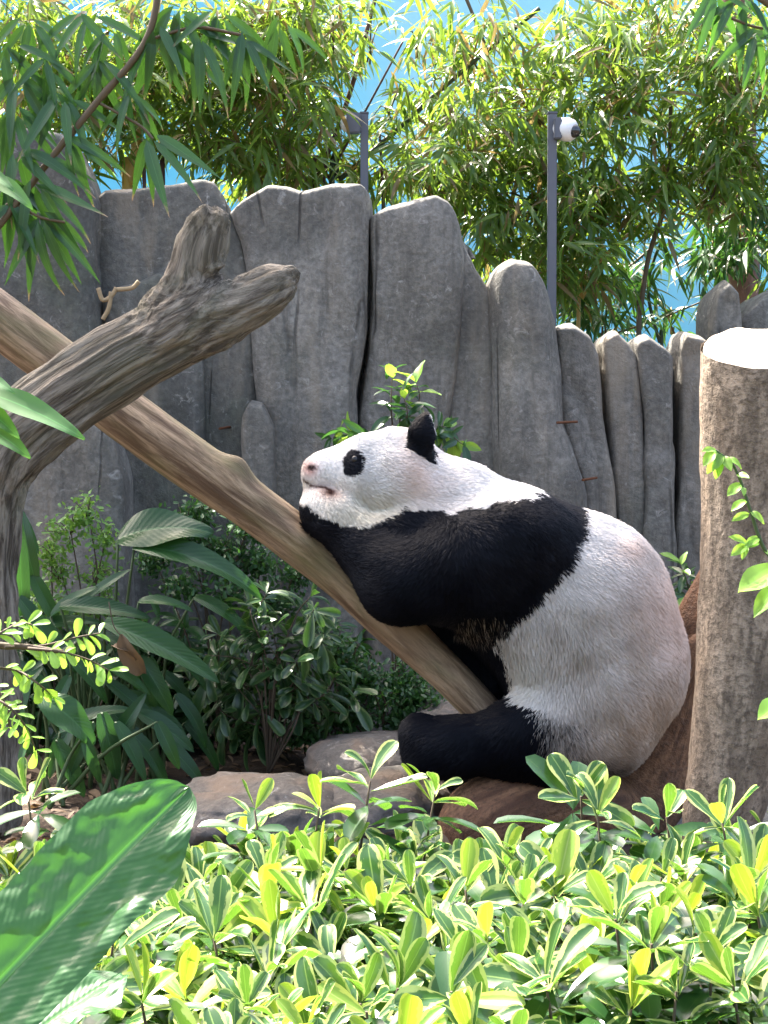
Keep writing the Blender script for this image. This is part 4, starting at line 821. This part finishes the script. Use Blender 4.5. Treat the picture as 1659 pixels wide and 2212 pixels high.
# fine leaved shrubs
M['fine'] = leaf_mat('fine_green_leaf', (0.018, 0.06, 0.018), (0.045, 0.125, 0.03), (0.12, 0.32, 0.045), 0.36, 0.28)
M['fine_lime'] = leaf_mat('fine_lime_leaf', (0.08, 0.19, 0.03), (0.13, 0.27, 0.05), (0.3, 0.55, 0.07), 0.4, 0.35)
def fine_shrub(root, blobs, Y, mat, L, label, n=260, cnt=60):
    b = W(*root, Y); b[2] = 0; r = empty('fine_leaf_shrub', b, label, 'shrub'); s = S(Y); mesh = [leaf_mesh('leaflet', M[mat], L=1, Wd=0.62, shape='obovate', arch=0.15, fold=0.25, ns=4, nw=1)]
    PP = []
    for x, y, rx, ry in blobs:
        c = W(x, y, Y); k = max(6, int(rx * ry / 420)); tips = c + rand_unit(k) * rng.random((k, 1)) ** 0.4 * (rx / s, 0.14, ry / s)
        mid = (c + b) / 2 + (random.uniform(-0.06, 0.06), 0, 0.05); stem(r, (b, mid, c), (0.004, 0.003, 0.002), 'brown_stem', name='branch')
        for tp in tips:
            st_ = c + (tp - c) * 0.1 - (0, 0, 0.04); stem(r, (st_, (st_ + tp) / 2 + (0, 0, 0.01), tp), (0.002, 0.0015, 0.001), 'brown_stem', n=4, seg=4, name='twig')
            m = int(n / 10); f = rng.random(m); q = st_ + (tp - st_) * f[:, None] + rand_unit(m) * 0.05 * np.sqrt(rng.random((m, 1))); PP.append(q)
    P = np.concatenate(PP); N = len(P); B = basis(rand_unit(N) + (0, -0.2, 0), rand_unit(N) * 0.7 + np.array((0, -0.4, 0.9))); sc = rng.uniform(0.6, 1.2, N) * L
    near = np.argsort(P[:, 1])[:cnt]; rest = np.setdiff1d(np.arange(N), near)
    for i in near: link('leaf', mesh[0], None, r, mat4(B[i], P[i], sc[i]))
    o = link('foliage', batch('foliage', leaf_data(1, 0.62, 'obovate', 0.15, 0.25, ns=3, nw=1), B[rest], P[rest], sc[rest]), M[mat], r); tag(o, kind='stuff')
fine_shrub((170, 1600), [(150, 1130, 75, 45), (190, 1090, 45, 30), (110, 1170, 40, 25), (230, 1150, 40, 35), (130, 1225, 55, 35), (200, 1235, 55, 40), (160, 1300, 70, 40), (90, 1290, 50, 40), (240, 1290, 50, 40)], 5.7, 'fine_lime', 0.026, 'small leaved shrub with lime green tips against the rock slabs')
fine_shrub((480, 1600), [(400, 1130, 70, 60), (470, 1180, 80, 70), (560, 1200, 70, 60), (430, 1090, 60, 30), (540, 1120, 40, 30), (640, 1230, 50, 40), (330, 1200, 60, 40), (400, 1250, 70, 40), (500, 1270, 70, 35), (600, 1290, 60, 35)], 5.8, 'fine', 0.026, 'wispy shrub of tiny dark leaves under the leaning trunk', n=480, cnt=120)
fine_shrub((840, 1600), [(780, 1450, 80, 60), (880, 1480, 80, 70), (740, 1530, 70, 60), (850, 1550, 90, 50), (720, 1400, 60, 50), (930, 1520, 50, 60), (660, 1560, 60, 50)], 5.75, 'fine', 0.027, 'dense dark fine leaved shrub beneath the lower end of the trunk', n=560, cnt=140)
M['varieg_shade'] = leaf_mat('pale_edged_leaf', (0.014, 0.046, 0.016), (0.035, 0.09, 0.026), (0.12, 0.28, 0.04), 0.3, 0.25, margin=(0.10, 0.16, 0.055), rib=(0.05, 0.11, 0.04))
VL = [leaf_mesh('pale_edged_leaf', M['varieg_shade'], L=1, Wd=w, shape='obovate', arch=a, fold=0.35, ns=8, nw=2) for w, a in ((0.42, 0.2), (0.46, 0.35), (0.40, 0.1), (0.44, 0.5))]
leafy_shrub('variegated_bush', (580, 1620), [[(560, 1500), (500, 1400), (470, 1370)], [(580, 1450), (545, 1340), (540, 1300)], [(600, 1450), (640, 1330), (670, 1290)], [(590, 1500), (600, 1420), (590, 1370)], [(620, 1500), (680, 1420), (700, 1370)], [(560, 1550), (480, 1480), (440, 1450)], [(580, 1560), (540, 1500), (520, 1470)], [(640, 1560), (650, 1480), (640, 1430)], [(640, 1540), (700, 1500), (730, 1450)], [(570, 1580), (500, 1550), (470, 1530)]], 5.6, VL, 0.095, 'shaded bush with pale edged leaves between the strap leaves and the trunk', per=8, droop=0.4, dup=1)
leafy_shrub('glossy_shrub', (330, 1620), [[(330, 1500), (300, 1400), (310, 1330)], [(340, 1500), (380, 1420), (400, 1360)], [(320, 1520), (250, 1460), (220, 1410)], [(350, 1530), (430, 1480), (450, 1430)], [(330, 1560), (280, 1520), (260, 1480)], [(350, 1560), (400, 1540), (420, 1500)], [(330, 1580), (330, 1540), (340, 1480)]], 5.85, DL, 0.10, 'dark leafy bush filling in behind the strap leaves', per=11, droop=0.5, dup=2)
leafy_shrub('glossy_shrub', (700, 1620), [[(700, 1500), (690, 1400), (700, 1330)], [(710, 1500), (750, 1420), (770, 1380)], [(690, 1540), (640, 1500), (620, 1470)], [(720, 1550), (790, 1500), (820, 1460)], [(700, 1580), (720, 1540), (720, 1500)], [(700, 1580), (660, 1560), (640, 1540)]], 5.9, DL, 0.07, 'dark bush with narrow leaves under the middle of the leaning trunk', per=11, droop=0.5, dup=2)
leafy_shrub('glossy_shrub', (120, 1620), [[(120, 1500), (100, 1380), (90, 1300)], [(130, 1500), (170, 1400), (200, 1330)], [(110, 1520), (60, 1440), (40, 1400)], [(130, 1560), (180, 1520), (200, 1480)], [(110, 1570), (70, 1540), (60, 1500)], [(120, 1500), (140, 1430), (150, 1380)]], 5.95, DL, 0.10, 'dark leafy bush against the low mossy slab', per=11, droop=0.5, dup=2)
fine_shrub((420, 1610), [(400, 1500, 110, 60), (520, 1560, 110, 50), (300, 1550, 110, 60), (200, 1480, 110, 70), (100, 1560, 100, 60), (620, 1500, 80, 70), (300, 1420, 120, 60), (120, 1400, 100, 70), (450, 1420, 90, 60), (560, 1440, 80, 50)], 6.0, 'fine', 0.032, 'dark small leaved thicket along the foot of the rock wall', n=760, cnt=60)
M['dry'] = leaf_mat('dry_brown_leaf', (0.09, 0.055, 0.03), (0.21, 0.145, 0.085), (0.2, 0.12, 0.05), 0.8, 0.2)
DR = [leaf_mesh('dry_leaf', M['dry'], L=1, Wd=0.35, shape='ovate', arch=0.6, fold=0.7, wave=0.12, ns=8, nw=2, twist=0.8)]
hd = empty('dead_leaf', W(268, 1380, 5.25), 'curled brown dead leaf hanging among the strap leaves', 'leaf')
put_leaf(hd, DR, W(262, 1370, 5.25), W(292, 1490, 5.22), (-0.3, -1, 0.2)); put_leaf(hd, DR, W(240, 1395, 5.25), W(300, 1400, 5.22), (-0.1, -0.6, 0.8)); stem(hd, (W(235, 1300, 5.27), W(245, 1350, 5.26), W(262, 1375, 5.25)), (0.002, 0.002, 0.002), 'brown_stem')
# leaf litter
n = 2600; X = rng.uniform(-1.5, 1.3, n); Y = rng.uniform(3.4, 6.3, n); P = np.column_stack((X, Y, ground_z(X, Y) + rng.uniform(0.004, 0.02, n)))
o = link('leaf_litter', batch('leaf_litter', leaf_data(1, 0.3, 'ovate', 0.3, 0.4, 0.05, ns=4, nw=1), basis(rand_unit(n) * (1, 1, 0.15), rand_unit(n) * 0.35 + UP), P, rng.uniform(0.04, 0.10, n)), M['dry']); tag(o, 'brown dead leaves littering the ground below the shrubs', 'leaf litter', kind='stuff')
# ------------------------------------------------------------------ bamboo
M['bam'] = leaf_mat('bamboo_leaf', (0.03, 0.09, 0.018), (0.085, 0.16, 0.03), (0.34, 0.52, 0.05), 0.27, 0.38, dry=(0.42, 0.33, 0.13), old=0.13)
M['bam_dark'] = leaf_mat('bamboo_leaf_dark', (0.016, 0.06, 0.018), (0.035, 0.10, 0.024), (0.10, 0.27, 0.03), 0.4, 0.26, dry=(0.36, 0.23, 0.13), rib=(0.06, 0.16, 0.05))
M['bam_yellow'] = plain('yellow_culm', (0.42, 0.27, 0.055), 0.4, 0.5); M['bam_red'] = plain('dark_red_culm', (0.075, 0.02, 0.018), 0.45, 0.5); M['bam_green'] = plain('dark_green_culm', (0.03, 0.05, 0.022), 0.45, 0.5); M['bam_brown'] = plain('brown_culm', (0.10, 0.07, 0.035), 0.6)
BT = leaf_data(1, 0.14, 'lance', 0.22, 0.25, ns=5, nw=1)
BM = {m: [leaf_mesh('bamboo_leaf', M[m], L=1, Wd=w, shape='lance', arch=a, fold=0.25, ns=8, nw=2, twist=tw_) for w, a, tw_ in ((0.16, 0.2, 0.2), (0.14, 0.35, -0.3), (0.17, 0.1, 0.4), (0.15, 0.5, 0))] for m in ('bam', 'bam_dark')}
def sprays(C, L, k=7, droop=0.6):
    """C (n,3) spray roots -> leaf bases, directions, lengths"""
    n = len(C); tw_ = norm(rand_unit(n) * (1, 1, 0.5) + (0, -0.1, -0.12)); b = []; d = []; l = []
    for j in range(k):
        f = j / (k - 1); s = np.where(j % 2, 1, -1); sd_ = np.cross(tw_, UP) * s
        b.append(C + tw_ * (f * 0.9 * L)[:, None] if np.ndim(L) else C + tw_ * f * 0.9 * L)
        d.append(norm(tw_ * (0.4 + 0.6 * f) + sd_ * (0.75 * (1 - 0.6 * f)) + rand_unit(n) * 0.5 + np.array((0, 0, -droop)) * rng.uniform(0.1, 1.3, (n, 1)))); l.append(L * rng.uniform(0.7, 1.25, n))
    return np.concatenate(b), np.concatenate(d), np.concatenate(l)
def bamboo(base, Y, culms, blobs, L, mat, label, objs=150, droop=0.6, name='bamboo', zb=0.0):
    b = W(base, 900, Y); b[2] = zb; r = empty(name, b, label, 'bamboo'); s = S(Y)
    for pts, w, cm in culms:
        P = np.array([W(a, c, Y + 0.0) for a, c in pts]); P = spline(P, 26)
        if pts[0][1] > 380: P = np.vstack(((P[0] + (P[0] - P[1]) * 2) * (1, 1, 0) , P)) if P[0][2] > 0.3 else P
        link('culm', tube('culm', P, np.linspace(w / s / 2, w / s / 2 * 0.7, len(P)), n=70, seg=10, disp=lambda g, th: 0.10 * g[:, 0].max() * (np.abs(((g[:, 2] / 0.22) % 1) - 0.5) > 0.47)), M[cm], r)
    C = []
    for x, y, rx, ry, n in blobs:
        c = W(x, y, Y); q = c + rand_unit(n) * rng.random((n, 1)) ** 0.45 * (rx / s, 0.55, ry / s); C.append(q)
        # twigs joining the sprays
        for tp in q[:max(3, n // 7)]:
            a = c + (tp - c) * -0.2 - (0, 0, 0.15); link('twig', tube('twig', np.array((a, (a + tp) / 2 + (0, 0, 0.06), tp)), np.array((0.005, 0.0035, 0.002)), n=6, seg=5), M['bam_brown' if random.random() < 0.5 else 'bam_yellow'], r)
    C = np.concatenate(C); bb, dd, ll = sprays(C, L, 7, droop); h = rand_unit(len(bb)) * 0.6 + np.array((0, -0.25, 0.8)); B = basis(dd, h)
    near = np.argsort(bb[:, 1] - ll * 3)[:objs]; rest = np.setdiff1d(np.arange(len(bb)), near)
    for i in near: link('leaf', random.choice(BM[mat]), None, r, mat4(B[i], bb[i], ll[i]))
    if len(rest): tag(link('leaf_mass', batch('leaf_mass', BT, B[rest], bb[rest], ll[rest]), M[mat], r), kind='stuff')
    return r
bamboo(1330, 8.2, [([(1085, 520), (1120, 380), (1160, 270), (1185, 120)], 10, 'bam_yellow'), ([(1250, 660), (1300, 560), (1400, 470), (1480, 380)], 9, 'bam_yellow'), ([(1380, 700), (1400, 560), (1440, 420), (1450, 200)], 12, 'bam_brown')],
       [(1150, 200, 200, 150, 125), (1350, 180, 240, 190, 190), (1580, 200, 170, 200, 150), (1150, 400, 150, 120, 95), (1300, 430, 170, 110, 130), (1540, 380, 130, 90, 90), (1220, 560, 110, 80, 70), (1420, 40, 260, 80, 90), (1030, 330, 110, 110, 70), (1080, 480, 90, 90, 50), (1780, 250, 130, 220, 110), (1760, 520, 100, 110, 50)], 0.155, 'bam', 'wide sunlit bamboo clump behind the dome camera post')
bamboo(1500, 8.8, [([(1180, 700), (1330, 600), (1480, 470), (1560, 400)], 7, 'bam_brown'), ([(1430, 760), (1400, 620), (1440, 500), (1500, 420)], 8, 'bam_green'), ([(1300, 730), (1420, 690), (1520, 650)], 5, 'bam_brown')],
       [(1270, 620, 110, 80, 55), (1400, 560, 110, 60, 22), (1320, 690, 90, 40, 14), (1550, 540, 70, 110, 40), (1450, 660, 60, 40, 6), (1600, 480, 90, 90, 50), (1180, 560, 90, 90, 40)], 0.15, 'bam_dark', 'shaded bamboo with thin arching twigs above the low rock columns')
bamboo(760, 8.0, [([(680, 405), (700, 350), (725, 290), (765, 170), (812, -10)], 13, 'bam_red'), ([(700, 400), (750, 310), (800, 220), (870, 90)], 6, 'bam_red'), ([(716, 402), (830, 305), (1000, 152), (1165, 18)], 13, 'bam_green'), ([(828, 450), (825, 370), (820, 290)], 8, 'bam_red'), ([(1000, -20), (1050, 100)], 8, 'bam_brown')],
       [(640, 330, 120, 80, 70), (780, 360, 60, 50, 12), (930, 370, 120, 60, 80), (980, 240, 80, 90, 36), (660, 120, 90, 130, 34), (720, 220, 60, 80, 12), (860, 300, 70, 60, 16), (800, 60, 60, 60, 6), (620, 180, 90, 100, 40), (1020, 80, 80, 70, 30), (560, 380, 90, 50, 50), (900, 60, 70, 80, 14), (840, 200, 60, 80, 10)], 0.14, 'bam', 'loose bamboo with dark red and green canes around the left camera post')
bamboo(350, 7.6, [([(275, 412), (292, 330), (310, 235), (330, 100), (340, -30)], 24, 'bam_yellow'), ([(312, 405), (308, 340), (300, 250)], 8, 'bam_red'), ([(336, 405), (328, 340), (316, 280)], 9, 'bam_red'), ([(352, 405), (348, 330), (342, 260)], 10, 'bam_red'), ([(30, 420), (60, 200), (110, -20)], 22, 'bam_yellow'), ([(150, 420), (200, 180), (260, -20)], 12, 'bam_brown')],
       [(120, 120, 190, 160, 230), (330, 130, 180, 150, 190), (520, 110, 160, 150, 170), (450, 280, 160, 90, 90), (620, 250, 110, 120, 60), (80, 300, 120, 110, 50), (640, 50, 130, 90, 80), (230, 290, 90, 70, 26), (720, 40, 80, 80, 26)], 0.145, 'bam', 'bamboo clump with a thick yellow cane behind the left rock slabs')
# near bamboo branch hanging in at the upper left, and one at the upper right
def hanging(base, Y, stems, fans, L, mat, label, zb=0.0):
    b = W(base, 900, Y); b[2] = zb; r = empty('bamboo_branch', b, label, 'bamboo')
    for pts, w in stems: link('culm', px_tube('culm', [(a, c, w / 2) for a, c in pts], Y, n=40, seg=10, disp=lambda g, th: 0.16 * g[:, 0].max() * (np.abs(((g[:, 2] / 0.16) % 1) - 0.5) > 0.46)), M['bam_brown'], r)
    for x, y, n, a0, a1, ln in fans:
        c = W(x, y, Y)
        for k in range(n):
            a = R(a0 + (a1 - a0) * (k + random.uniform(-0.3, 0.3)) / max(1, n - 1)); d = np.array((math.cos(a), random.uniform(-0.35, 0.35), -math.sin(a))); q = c + d * random.uniform(0, 0.03) + rand_unit(1)[0] * 0.012
            put_leaf(r, BM[mat], q, q + d * ln / S(Y) * random.uniform(0.75, 1.15), (random.uniform(-0.5, 0.5), -0.8, 0.45))
    return r
hanging(-260, 4.4, [([(-260, 1900), (-220, 1100), (-90, 600), (0, 486), (120, 330), (210, 220), (315, 88), (350, -60)], 15), ([(60, 420), (20, 440), (-30, 480)], 8), ([(315, 88), (420, 60), (520, 75)], 7), ([(210, 220), (300, 270), (330, 300)], 6), ([(40, 445), (90, 470), (140, 480)], 6)],
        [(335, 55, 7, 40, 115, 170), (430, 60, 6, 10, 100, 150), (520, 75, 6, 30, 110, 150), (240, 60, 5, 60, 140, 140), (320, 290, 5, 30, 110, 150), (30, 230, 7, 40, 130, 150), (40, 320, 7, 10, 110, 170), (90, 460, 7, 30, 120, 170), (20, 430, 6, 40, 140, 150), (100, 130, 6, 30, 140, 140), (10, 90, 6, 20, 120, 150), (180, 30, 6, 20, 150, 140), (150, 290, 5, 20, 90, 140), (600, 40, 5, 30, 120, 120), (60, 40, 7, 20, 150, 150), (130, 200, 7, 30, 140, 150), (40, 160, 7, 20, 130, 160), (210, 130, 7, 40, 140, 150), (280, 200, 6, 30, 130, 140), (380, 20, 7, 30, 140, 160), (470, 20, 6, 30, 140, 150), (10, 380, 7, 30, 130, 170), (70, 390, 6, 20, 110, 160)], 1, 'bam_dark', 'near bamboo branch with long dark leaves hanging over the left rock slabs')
hanging(1800, 4.6, [([(1800, 1900), (1830, 900), (1780, 300), (1700, 60), (1620, -20), (1540, -60)], 18), ([(1700, 60), (1640, 60), (1580, 40)], 6)],
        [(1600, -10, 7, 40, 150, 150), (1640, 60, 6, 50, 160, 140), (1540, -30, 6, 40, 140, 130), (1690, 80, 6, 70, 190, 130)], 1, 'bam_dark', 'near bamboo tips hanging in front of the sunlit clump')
